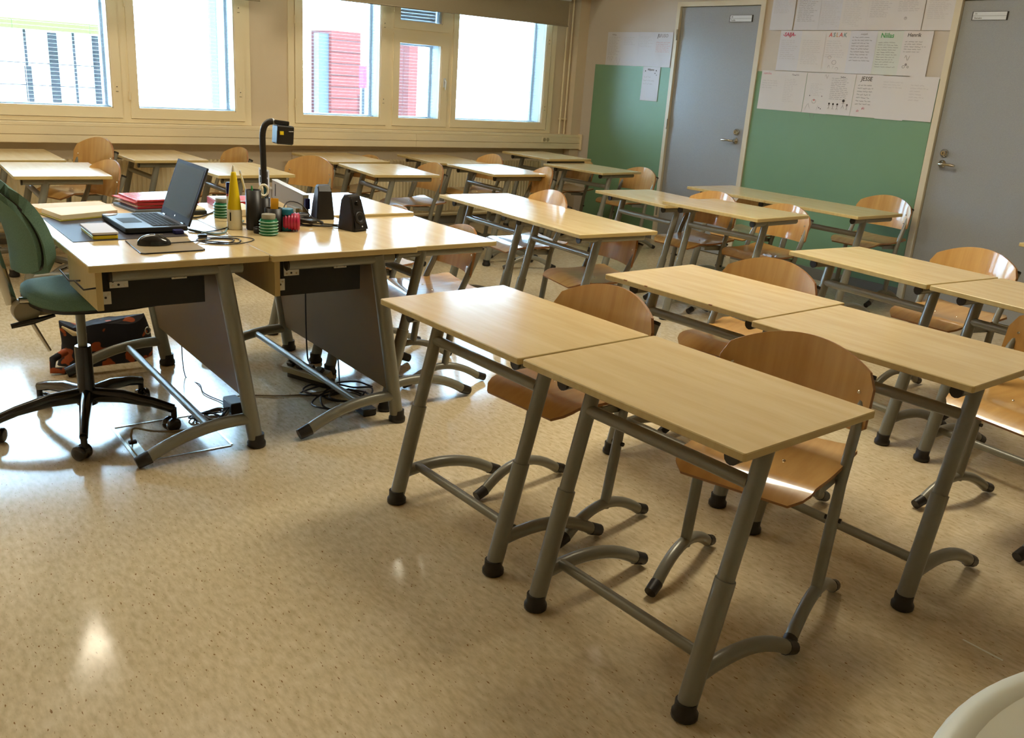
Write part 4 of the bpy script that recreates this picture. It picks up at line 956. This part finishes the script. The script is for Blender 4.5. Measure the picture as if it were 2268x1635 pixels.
for i, s_ in enumerate((0, 1, 2)):
    pts = [(1.17+0.01*i, 3.33, 0.03)]
    for k in range(9):
        a = k*1.1 + i*0.8; pts.append((1.08+0.05*math.cos(a)*(1+0.2*i), 3.31+0.045*math.sin(a)+0.01*i, 0.006+0.005*(k % 3)))
    cable('black_floor_cable', pts, 0.003, ['black cable coiled beside the left power adapter', 'second black cable bunched at the left power adapter', 'outermost black cable loop at the left power adapter'][i])
cable('long_floor_cable', [(1.20, 3.37, 0.01), (1.25, 3.48, 0.005), (1.30, 3.50, 0.005), (1.45, 3.42, 0.005), (1.60, 3.40, 0.005), (1.66, 3.42, 0.008)], 0.0035, 'pale cable crossing the floor between the two desk frames', 'cablegrey')
cable('panel_cable', [(1.165, 3.90, 0.17), (1.16, 3.85, 0.005), (1.18, 3.72, 0.005), (1.16, 3.60, 0.005), (1.19, 3.48, 0.005), (1.20, 3.38, 0.02)], 0.0022, 'thin dark cable running down to the left power adapter')
tag(B('black').slab(rrect(-0.028, 0.028, -0.05, 0.05, 0.006), 0, 0.045, 0.003).m('bluegrey').slab(rrect(-0.027, 0.027, -0.049, 0.049, 0.006), 0.045, 0.048, 0.001).build('floor_adapter', None, (1.20, 3.36, 0.002)), 'black power adapter on the floor by the left desk leg', 'adapter')
ps = thing('power_strip', 'grey-beige power strip propped up under the right teacher desk', 'power strip', (1.625, 3.56, 0.0), math.radians(-68))
B('greyplug').slab(rrect(-0.13, 0.13, -0.028, 0.028, 0.004), 0.03, 0.065, 0.003, mtx=T(0, 0, 0.01, 0, math.radians(25))).build('strip_body', ps)
B('dark').box(-0.12, 0.12, -0.02, 0.03, 0.0, 0.032).build('strip_base', ps)
b = B('black')
for k in range(4): b.slab(rrect(-0.018, 0.018, -0.018, 0.018, 0.006), 0.065, 0.085, 0.003, mtx=T(-0.08+0.055*k, 0, 0.01, 0, math.radians(25)))
b.build('plugs', ps)
def coil(cx, cy, r0, n, seed, label):
    random.seed(seed); pts = []
    for k in range(n):
        a = k*0.9; rr = r0*(0.75+0.5*random.random()); pts.append((cx+rr*1.15*math.cos(a), cy+rr*math.sin(a), 0.006+0.022*random.random()))
    return cable('floor_cable', pts, 0.0042, label, 'black', 7)
coil(1.62, 3.24, 0.10, 16, 3, 'thick black cable coil behind the right desk foot')
coil(1.70, 3.32, 0.09, 14, 5, 'black cable coil nearest the right desk leg')
coil(1.60, 3.38, 0.07, 12, 9, 'small black cable coil by the power strip')
cable('hanging_cable', [(1.66, 3.68, 0.62), (1.655, 3.67, 0.30), (1.64, 3.62, 0.10), (1.63, 3.56, 0.085)], 0.0035, 'black cable hanging down to the power strip')
cable('hanging_cable', [(1.74, 3.55, 0.60), (1.74, 3.54, 0.30), (1.72, 3.46, 0.03), (1.68, 3.38, 0.006), (1.62, 3.34, 0.02)], 0.0032, 'second black cable hanging behind the modesty panel')
tag(B('black').slab(rrect(-0.03, 0.03, -0.045, 0.045, 0.006), 0, 0.03, 0.003).build('floor_power_brick', None, (1.66, 3.10, 0.002)), 'black power brick under the curved foot of the right desk', 'adapter')
# floor scratch strip and seams
struct('trim_7', B('whiterim').box(2.288, 2.294, 0.77, 0.877, 0.0, 0.0012))

# ================================================================== teacher's swivel chair
tc_ = thing('swivel_chair', 'green upholstered swivel chair on a black five-star base', 'chair', (0.672, 3.44, 0), 0)
for k in range(5):
    a = math.radians(-105 + 72*k); ca, sa = math.cos(a), math.sin(a)
    L = 0.315
    lg = B('blackgloss').tube([(0.02*ca, 0.02*sa, 0.130), (0.13*ca, 0.13*sa, 0.128), (0.24*ca, 0.24*sa, 0.108), (L*ca, L*sa, 0.085)], [0.030, 0.026, 0.020, 0.018], 10, flat=0.8).build('base_leg', tc_)
    B('black').tube([(L*ca, L*sa, 0.09), (L*ca, L*sa, 0.045)], 0.011, 8).build('caster_stem', lg)
    p = a + 0.9
    R = Matrix.Translation((L*ca-0.012*math.cos(p), L*sa-0.012*math.sin(p), 0.0275)) @ Matrix.Rotation(p, 4, 'Z') @ Matrix.Rotation(PI/2, 4, 'X')
    B('blackgloss').lathe([(0.012, -0.026), (0.024, -0.025), (0.0275, -0.020), (0.0275, -0.006), (0.02, -0.004), (0.02, 0.004), (0.0275, 0.006), (0.0275, 0.020), (0.024, 0.025), (0.012, 0.026)], 18, R).build('caster', lg)
B('blackgloss').lathe([(0.036, 0.095), (0.038, 0.10), (0.034, 0.15), (0.030, 0.16), (0.029, 0.318), (0.027, 0.322)], 20).build('column_cover', tc_)
B('steel').lathe([(0.0165, 0.318), (0.0165, 0.44), (0.021, 0.442), (0.021, 0.472)], 18).build('gas_column', tc_)
B('metalgrey').slab([(-0.16, -0.035), (0.13, -0.05), (0.15, -0.03), (0.15, 0.03), (0.13, 0.05), (-0.16, 0.035)], 0.458, 0.488, 0.004).build('seat_mechanism', tc_)
seat_poly = [(0.262*math.cos(a)*(abs(math.cos(a))**-0.25 if abs(math.cos(a)) > 0.05 else 1)*0.93, 0.232*math.sin(a)*(abs(math.sin(a))**-0.25 if abs(math.sin(a)) > 0.05 else 1)*0.93) for a in [2*PI*k/36 for k in range(36)]]
rings = [(0.86, 0.450), (0.97, 0.455), (1.0, 0.472), (0.985, 0.495), (0.93, 0.508), (0.7, 0.512), (0.35, 0.505), (0.05, 0.503)]
vs = []; fs = []
for s_, z in rings:
    for (px, py) in seat_poly:
        x = px*s_; zz_ = z + (-(0.03*max(0, (x-0.12)/0.14)**2)) + (0.020*max(0, (-x-0.12)/0.14)**2 if s_ > 0.6 else 0)
        vs.append((x*0.93+0.045, py*s_*0.93, zz_+0.042))
n1 = 36
for j in range(len(rings)-1):
    for i in range(n1): fs.append((j*n1+i, j*n1+(i+1) % n1, (j+1)*n1+(i+1) % n1, (j+1)*n1+i))
b = B('seatfab'); b.add(vs, fs, True); b.add(vs[:n1], [tuple(reversed(range(n1)))]); b.add(vs[-n1:], [tuple(range(n1))]); b.build('seat', tc_)
vs = []
for s_, z in ((0.80, 0.444), (0.965, 0.447), (0.985, 0.460)):
    for (px, py) in seat_poly: 
        x = px*s_; vs.append((x*0.93+0.045, py*s_*0.93, z + 0.042 - 0.03*max(0, (x-0.12)/0.14)**2 + (0.020*max(0, (-x-0.12)/0.14)**2)))
fs = [(j*n1+i, j*n1+(i+1) % n1, (j+1)*n1+(i+1) % n1, (j+1)*n1+i) for j in range(2) for i in range(n1)]
b = B('black'); b.add(vs, fs, True); b.add(vs[:n1], [tuple(reversed(range(n1)))]); b.build('seat_shell', tc_)
# backrest: curved pad, wraps forward at the sides
def bkf(off, th):
    def f(u, v):
        y = (u-0.5)*2; z = 0.625 + 0.31*v
        w = 0.205*(1-0.16*(2*v-1)**4)*(1-0.10*v)
        x = -0.190 + 0.050*y*y - 0.28*(z-0.67) + off + 0.03*math.sin(v*PI) - 0.05*max(0, v-0.75)**2*6
        return (x, y*w, z - 0.03*abs(y)**4*(2*v-1))
    return f
MBk = B('seatfab'); MBk.sheet(bkf(0.016, 0), 18, 14, 0.040, (1, 0, 0)).build('backrest', tc_)
B('black').sheet(bkf(-0.006, 0), 18, 14, 0.008, (1, 0, 0)).build('backrest_piping', tc_)
B('seatfab').sheet(bkf(-0.018, 0), 18, 14, 0.018, (1, 0, 0)).build('backrest_rear', tc_)
B('chrome').tube([(-0.262, 0, 0.745), (-0.240, 0, 0.63), (-0.215, 0, 0.50)], 0.011, 10, flat=1.8).build('back_bar', tc_)
B('chrome').lathe([(0.024, -0.02), (0.028, 0.0), (0.024, 0.02)], 16, Matrix.Translation((-0.255, -0.01, 0.752)) @ Matrix.Rotation(PI/2, 4, 'X')).build('back_pivot', tc_)
B('metalgrey').lathe([(0.040, -0.03), (0.043, -0.02), (0.043, 0.02), (0.040, 0.03)], 22, Matrix.Translation((-0.180, -0.03, 0.480)) @ Matrix.Rotation(PI/2, 4, 'X')).build('tilt_drum', tc_)
B('chrome').tube([(-0.20, -0.06, 0.524), (-0.13, -0.06, 0.52)], 0.012, 10).build('tilt_axle', tc_)
B('blackgloss').tube([(-0.235, -0.075, 0.440), (-0.17, -0.075, 0.450), (-0.095, -0.075, 0.466)], [0.009, 0.011, 0.006], 10).build('tilt_lever', tc_)
B('chrome').tube([(-0.165, -0.03, 0.44), (-0.115, -0.03, 0.325)], [0.008, 0.0065], 10).build('height_lever', tc_)

# ================================================================== white round table at the lower right
wt = thing('round_table', 'white round table edge in the bottom right corner', 'table', (0.985, -0.15, 0))
B('whitetab').lathe([(0.465, 0.706), (0.468, 0.7165), (0.20, 0.7168), (0.02, 0.7168)], 96).build('tabletop', wt)
B('whiterim').lathe([(0.462, 0.690), (0.490, 0.692), (0.502, 0.702), (0.502, 0.714), (0.496, 0.721), (0.478, 0.722), (0.468, 0.7175)], 96).build('table_rim', wt)
B('steel').lathe([(0.035, 0.03), (0.035, 0.69)], 20).build('pedestal', wt)
B('steel').lathe([(0.27, 0.0), (0.27, 0.01), (0.05, 0.03), (0.035, 0.05)], 40).build('pedestal_base', wt)

# ================================================================== papers on the door wall
def scribble(b, x, y, w, h, rnd):
    """one handwritten word of width w drawn as a thin zigzag ribbon"""
    n = max(3, int(w/(h*0.45))); px, py = x, y; t_ = h*0.26
    for i in range(n):
        nx = x + w*(i+1)/n; ny = y + (h*rnd.random() if i % 2 == 0 else -h*0.1*rnd.random())
        b.add([(px, py, 0), (px, py+t_, 0), (nx, ny+t_, 0), (nx, ny, 0)], [(0, 3, 2, 1)])
        b.add([(px, py, 0), (px, py+t_, 0), (nx, ny+t_, 0), (nx, ny, 0)], [(0, 1, 2, 3)]) if False else None
        px, py = nx, ny
def paper(yl, zt, lines, title=None, tmat='ink', tsize=0.03, lmat='pencil2', label='', tilt=0.0, layer=0, pm='paper', W=0.2195, H=0.298, lh=0.013, margin=0.02, start=0.055, lw=0.9, deco=None, tx=None, extra=None):
    """yl: left edge as seen in the room (larger y), zt: top edge"""
    X = XD - 0.0075 - 0.0022*layer
    g = thing('paper_sheet', label, 'paper', (X, yl - W/2, zt - H/2), 0)
    g.rotation_euler = (tilt, 0, 0)
    M0 = Matrix(((0, 0, -1, 0), (-1, 0, 0, 0), (0, 1, 0, 0), (0, 0, 0, 1)))
    b = B(pm)
    # slightly curling sheet
    def f(u, v): return (-W/2+W*u, -H/2+H*v, 0.0006+0.0030*max(0, 0.25-v)**1.5*8*(0.6+0.4*math.sin(u*5+layer)))
    b.sheet(f, 4, 6, 0.0003, (0, 0, 1)); b.v = [tuple(M0 @ Vector(p)) for p in b.v]; b.build('sheet', g)
    rnd = random.Random(hash(label) % 1000 if False else sum(map(ord, label)))
    Z = 0.0016
    if title and isinstance(title, str) and title[0] == '~':
        b = B(tmat); x = -W/2 + tx
        scribble(b, x, H/2-0.03, tsize*2.6, tsize*0.55, rnd); scribble(b, x+0.002, H/2-0.028, tsize*2.4, tsize*0.5, rnd)
        for v_i in range(len(b.v)): b.v[v_i] = tuple(M0 @ (Vector(b.v[v_i]) + Vector((0, 0, Z))))
        b.build('heading', g); title = None
    if title:
        ts = title if isinstance(title, list) else [(title, tmat)]
        x = (-W/2 + (tx if tx is not None else 0.03))
        for (tt, tm) in ts:
            t_ = text_mesh(tt, tsize, tm, g, M0 @ Matrix.Translation((x, H/2 - 0.012 - tsize*0.75, Z)), 'title', 0.0003, 0.1, tsize*(0.004 if tmat == 'ink' else 0.018))
            xs = [v_.co.y for v_ in t_.data.vertices]
            if xs: x = -min(xs) + tsize*0.14
    b = B(lmat); yy = H/2 - start
    for k in range(lines):
        xx = -W/2 + margin; end = W/2 - margin - (rnd.random()*(1-lw)*W + (rnd.random()*0.05))
        while xx < end - 0.01:
            ww = min(0.012 + 0.035*rnd.random(), end-xx); scribble(b, xx, yy - 0.004, ww, lh*0.42, rnd); xx += ww + 0.007
        yy -= lh
    for v_i in range(len(b.v)): b.v[v_i] = tuple(M0 @ (Vector(b.v[v_i]) + Vector((0, 0, Z))))
    if b.v: b.build('handwriting', g)
    if deco:
        for (kind, x, y, s_, dm) in deco:
            q = B(dm)
            if kind == 'dot': q.slab(circ(x, y, s_, 14), 0, 0.0003)
            elif kind == 'ring': q.tube([(x+s_*math.cos(2*PI*k/18), y+s_*0.85*math.sin(2*PI*k/18), 0) for k in range(19)], 0.0009, 4)
            elif kind == 'figure':
                q.slab(circ(x, y, s_, 12), 0, 0.0003)
                for (a0, a1) in (((0, -s_), (0, -s_*3)), ((-s_*1.2, -s_*1.7), (s_*1.2, -s_*1.7)), ((0, -s_*3), (-s_, -s_*5)), ((0, -s_*3), (s_, -s_*5))): q.tube([(x+a0[0], y+a0[1], 0), (x+a1[0], y+a1[1], 0)], 0.0007, 4)
            elif kind == 'curve': q.tube([(x+s_*k/8, y+s_*0.5*math.sin(k*0.9), 0) for k in range(9)], 0.0008, 4)
            elif kind == 'tri':
                q.tube([(x, y, 0), (x+s_, y+s_*1.6, 0), (x+2*s_, y, 0), (x-0.3*s_, y+s_, 0), (x+2.3*s_, y+s_, 0), (x, y, 0)], 0.0014, 4)
            for v_i in range(len(q.v)): q.v[v_i] = tuple(M0 @ (Vector(q.v[v_i]) + Vector((0, 0, Z))))
            q.build('drawing', g)
    return g
# bottom row (left to right in the room)
R3 = 1.556
paper(4.915, R3, 4, '~', 'palepink', 0.030, 'pencil', 'sheet with a pale pink heading, first of the bottom row by the left door', 0.0, 0, tx=0.02, lh=0.018, start=0.075, lw=0.8)
paper(4.700, R3, 14, '~', 'pencil2', 0.026, 'pencil', 'sheet with a faint pencil list, second in the bottom row', 0.0, 1, tx=0.08, lh=0.013, lw=0.6)
paper(4.478, R3-0.001, 8, None, 'ink', 0.03, 'pencil', 'sheet with pencil drawings and one red spot, third in the bottom row', 0.0, 0, margin=0.045, lh=0.012, start=0.08,
      deco=[('ring', -0.015, -0.06, 0.018, 'pencil2'), ('dot', -0.015, -0.052, 0.006, 'redm'), ('dot', -0.06, -0.02, 0.004, 'ink'), ('dot', 0.04, -0.105, 0.004, 'ink'), ('dot', 0.055, -0.112, 0.004, 'ink'), ('curve', -0.09, -0.138, 0.12, 'pencil2'), ('curve', 0.05, 0.125, 0.03, 'pencil2'), ('dot', 0.05, -0.02, 0.005, 'pencil2')])
paper(4.272, R3+0.001, 12, '~', 'ink', 0.018, 'ink', 'sheet with dense black writing and stick figures with black heads', 0.0, 1, tx=0.09, lh=0.0135, start=0.035, lw=0.95,
      deco=[('figure', -0.08, -0.072, 0.008, 'ink'), ('figure', -0.045, -0.073, 0.008, 'ink'), ('figure', -0.008, -0.073, 0.008, 'ink'), ('figure', 0.04, -0.045, 0.011, 'ink'), ('figure', 0.075, -0.073, 0.007, 'ink')])
paper(4.052, R3+0.001, 7, 'JESSE', 'ink', 0.042, 'ink', 'sheet headed JESSE with two small pink drawings', 0.0, 0, tx=0.045, lh=0.022, start=0.075, lw=0.9, margin=0.028,
      deco=[('tri', -0.06, -0.115, 0.010, 'pink'), ('tri', -0.02, -0.095, 0.011, 'pink')])
paper(3.842, R3-0.002, 3, None, 'ink', 0.03, 'pencil', 'almost blank sheet with three faint lines, sixth in the bottom row', 0.0, 1, lh=0.018, start=0.04)
paper(3.628, R3+0.004, 6, None, 'ink', 0.03, 'pencil', 'faint sheet at the right end of the bottom row, beside the right door frame', 0.0, 2, lh=0.02, start=0.06, lw=0.7)
# middle row
R2 = 1.858
paper(4.787, R2, 10, '-SAIJA-', 'pink', 0.040, 'pencil', 'sheet with a bold magenta name between dashes', 0.0, 0, pm='paper2', tx=0.025, lh=0.015, start=0.07, lw=0.8)
paper(4.586, R2, 13, None, 'ink', 0.03, 'pencil', 'faintly pencilled sheet right of the magenta name', 0.0, 1, lh=0.014, start=0.07)
paper(4.372, R2, 8, [('A', 'redm'), ('S', 'tealm'), ('L', 'orangem'), ('A', 'redm'), ('K', 'tealm')], 'redm', 0.042, 'pencil', 'sheet with ASLAK in coloured outline letters', 0.0, 0, tx=0.03, lh=0.016, start=0.072, lw=0.8,
      deco=[('ring', 0.0, -0.075, 0.018, 'pencil2'), ('curve', -0.05, -0.12, 0.05, 'pencil2'), ('ring', 0.03, -0.12, 0.012, 'pencil2'), ('ring', -0.045, -0.04, 0.014, 'pencil')])
paper(4.158, R2, 9, '~', 'pencil2', 0.022, 'ink', 'sheet with spaced lines of black writing in the middle row', 0.0, 1, pm='paper2', tx=0.085, lh=0.020, start=0.045, lw=0.9)
paper(3.942, R2, 11, 'Niilas', 'greenm', 0.046, 'ink', 'pale green tinted sheet headed Niilas in green', 0.0, 0, pm='paperg', tx=0.03, lh=0.0165, start=0.078, lw=0.85)
paper(3.735, R2, 5, 'Henrik', 'ink', 0.036, 'ink', 'sheet headed Henrik with two small vehicle drawings', 0.0, 1, tx=0.03, lh=0.017, start=0.070, lw=0.95,
      deco=[('curve', -0.07, -0.03, 0.035, 'ink'), ('ring', -0.068, -0.09, 0.010, 'ink'), ('ring', -0.035, -0.09, 0.007, 'ink'), ('dot', -0.052, -0.075, 0.009, 'pencil2')])
# top row, cut by the upper photo edge
R1 = 2.159
TR = [(4.905, 12, 'pencil', 'faint sheet at the left end of the top row'), (4.672, 17, 'ink', 'top row sheet full of bold black lines'), (4.458, 20, 'pencil', 'top row sheet covered with fine pencil lines, third from left'),
      (4.268, 20, 'pencil', 'top row sheet covered with fine pencil lines, fourth from left'), (4.052, 15, 'pencil2', 'top row sheet ending in three clear grey lines'), (3.835, 12, 'pencil2', 'top row sheet with a small round grey sketch'), (3.612, 16, 'pencil', 'top row sheet at the right end by the right door frame')]
for i, (y, n, lm, lab) in enumerate(TR):
    paper(y, R1, n, None, 'ink', 0.03, lm, lab, 0.0, i % 2, pm='paper2' if i < 3 else 'paper', lh=0.0125, start=0.03, W=0.218, deco=[('ring', -0.02, -0.07, 0.010, 'pencil2'), ('dot', -0.02, -0.068, 0.006, 'pencil')] if i == 5 else None)
# left of the left door
paper(6.801, 1.842, 12, '~', 'pencil2', 0.024, 'pencil2', 'leftmost sheet near the room corner, with grey writing and a drawn outline below', 0.0, 0, pm='paper2', tx=0.06, lh=0.014, start=0.045,
      deco=[('curve', -0.09, -0.10, 0.07, 'pencil2'), ('curve', 0.02, -0.11, 0.07, 'pencil2'), ('ring', -0.03, -0.085, 0.02, 'pencil')])
paper(6.588, 1.842, 5, None, 'ink', 0.03, 'pencil', 'nearly blank sheet second from the room corner', 0.0, 1, pm='paper2', lh=0.016, start=0.045)
paper(6.376, 1.843, 7, None, 'ink', 0.03, 'pencil', 'faint sheet third from the room corner', 0.0, 0, pm='paper2', lh=0.014, start=0.04)
paper(6.163, 1.842, 6, [('JU', 'ink'), ('USO', 'pencil2')], 'ink', 0.042, 'redm', 'sheet headed JUUSO beside the left door frame', 0.0, 1, pm='paper2', tx=0.03, lh=0.016, start=0.085, lw=0.95)
paper(6.276, 1.543, 3, 'Miljaana', 'pencil2', 0.026, 'pencil', 'sheet hanging alone on the green panel, with small music note doodles', 0.0, 1, pm='paper2', tx=0.06, lh=0.030, start=0.09, lw=0.6,
      deco=[('dot', -0.075, 0.112, 0.006, 'ink'), ('dot', 0.062, 0.118, 0.006, 'ink'), ('dot', 0.05, 0.095, 0.005, 'ink'), ('dot', 0.07, 0.08, 0.004, 'ink')])
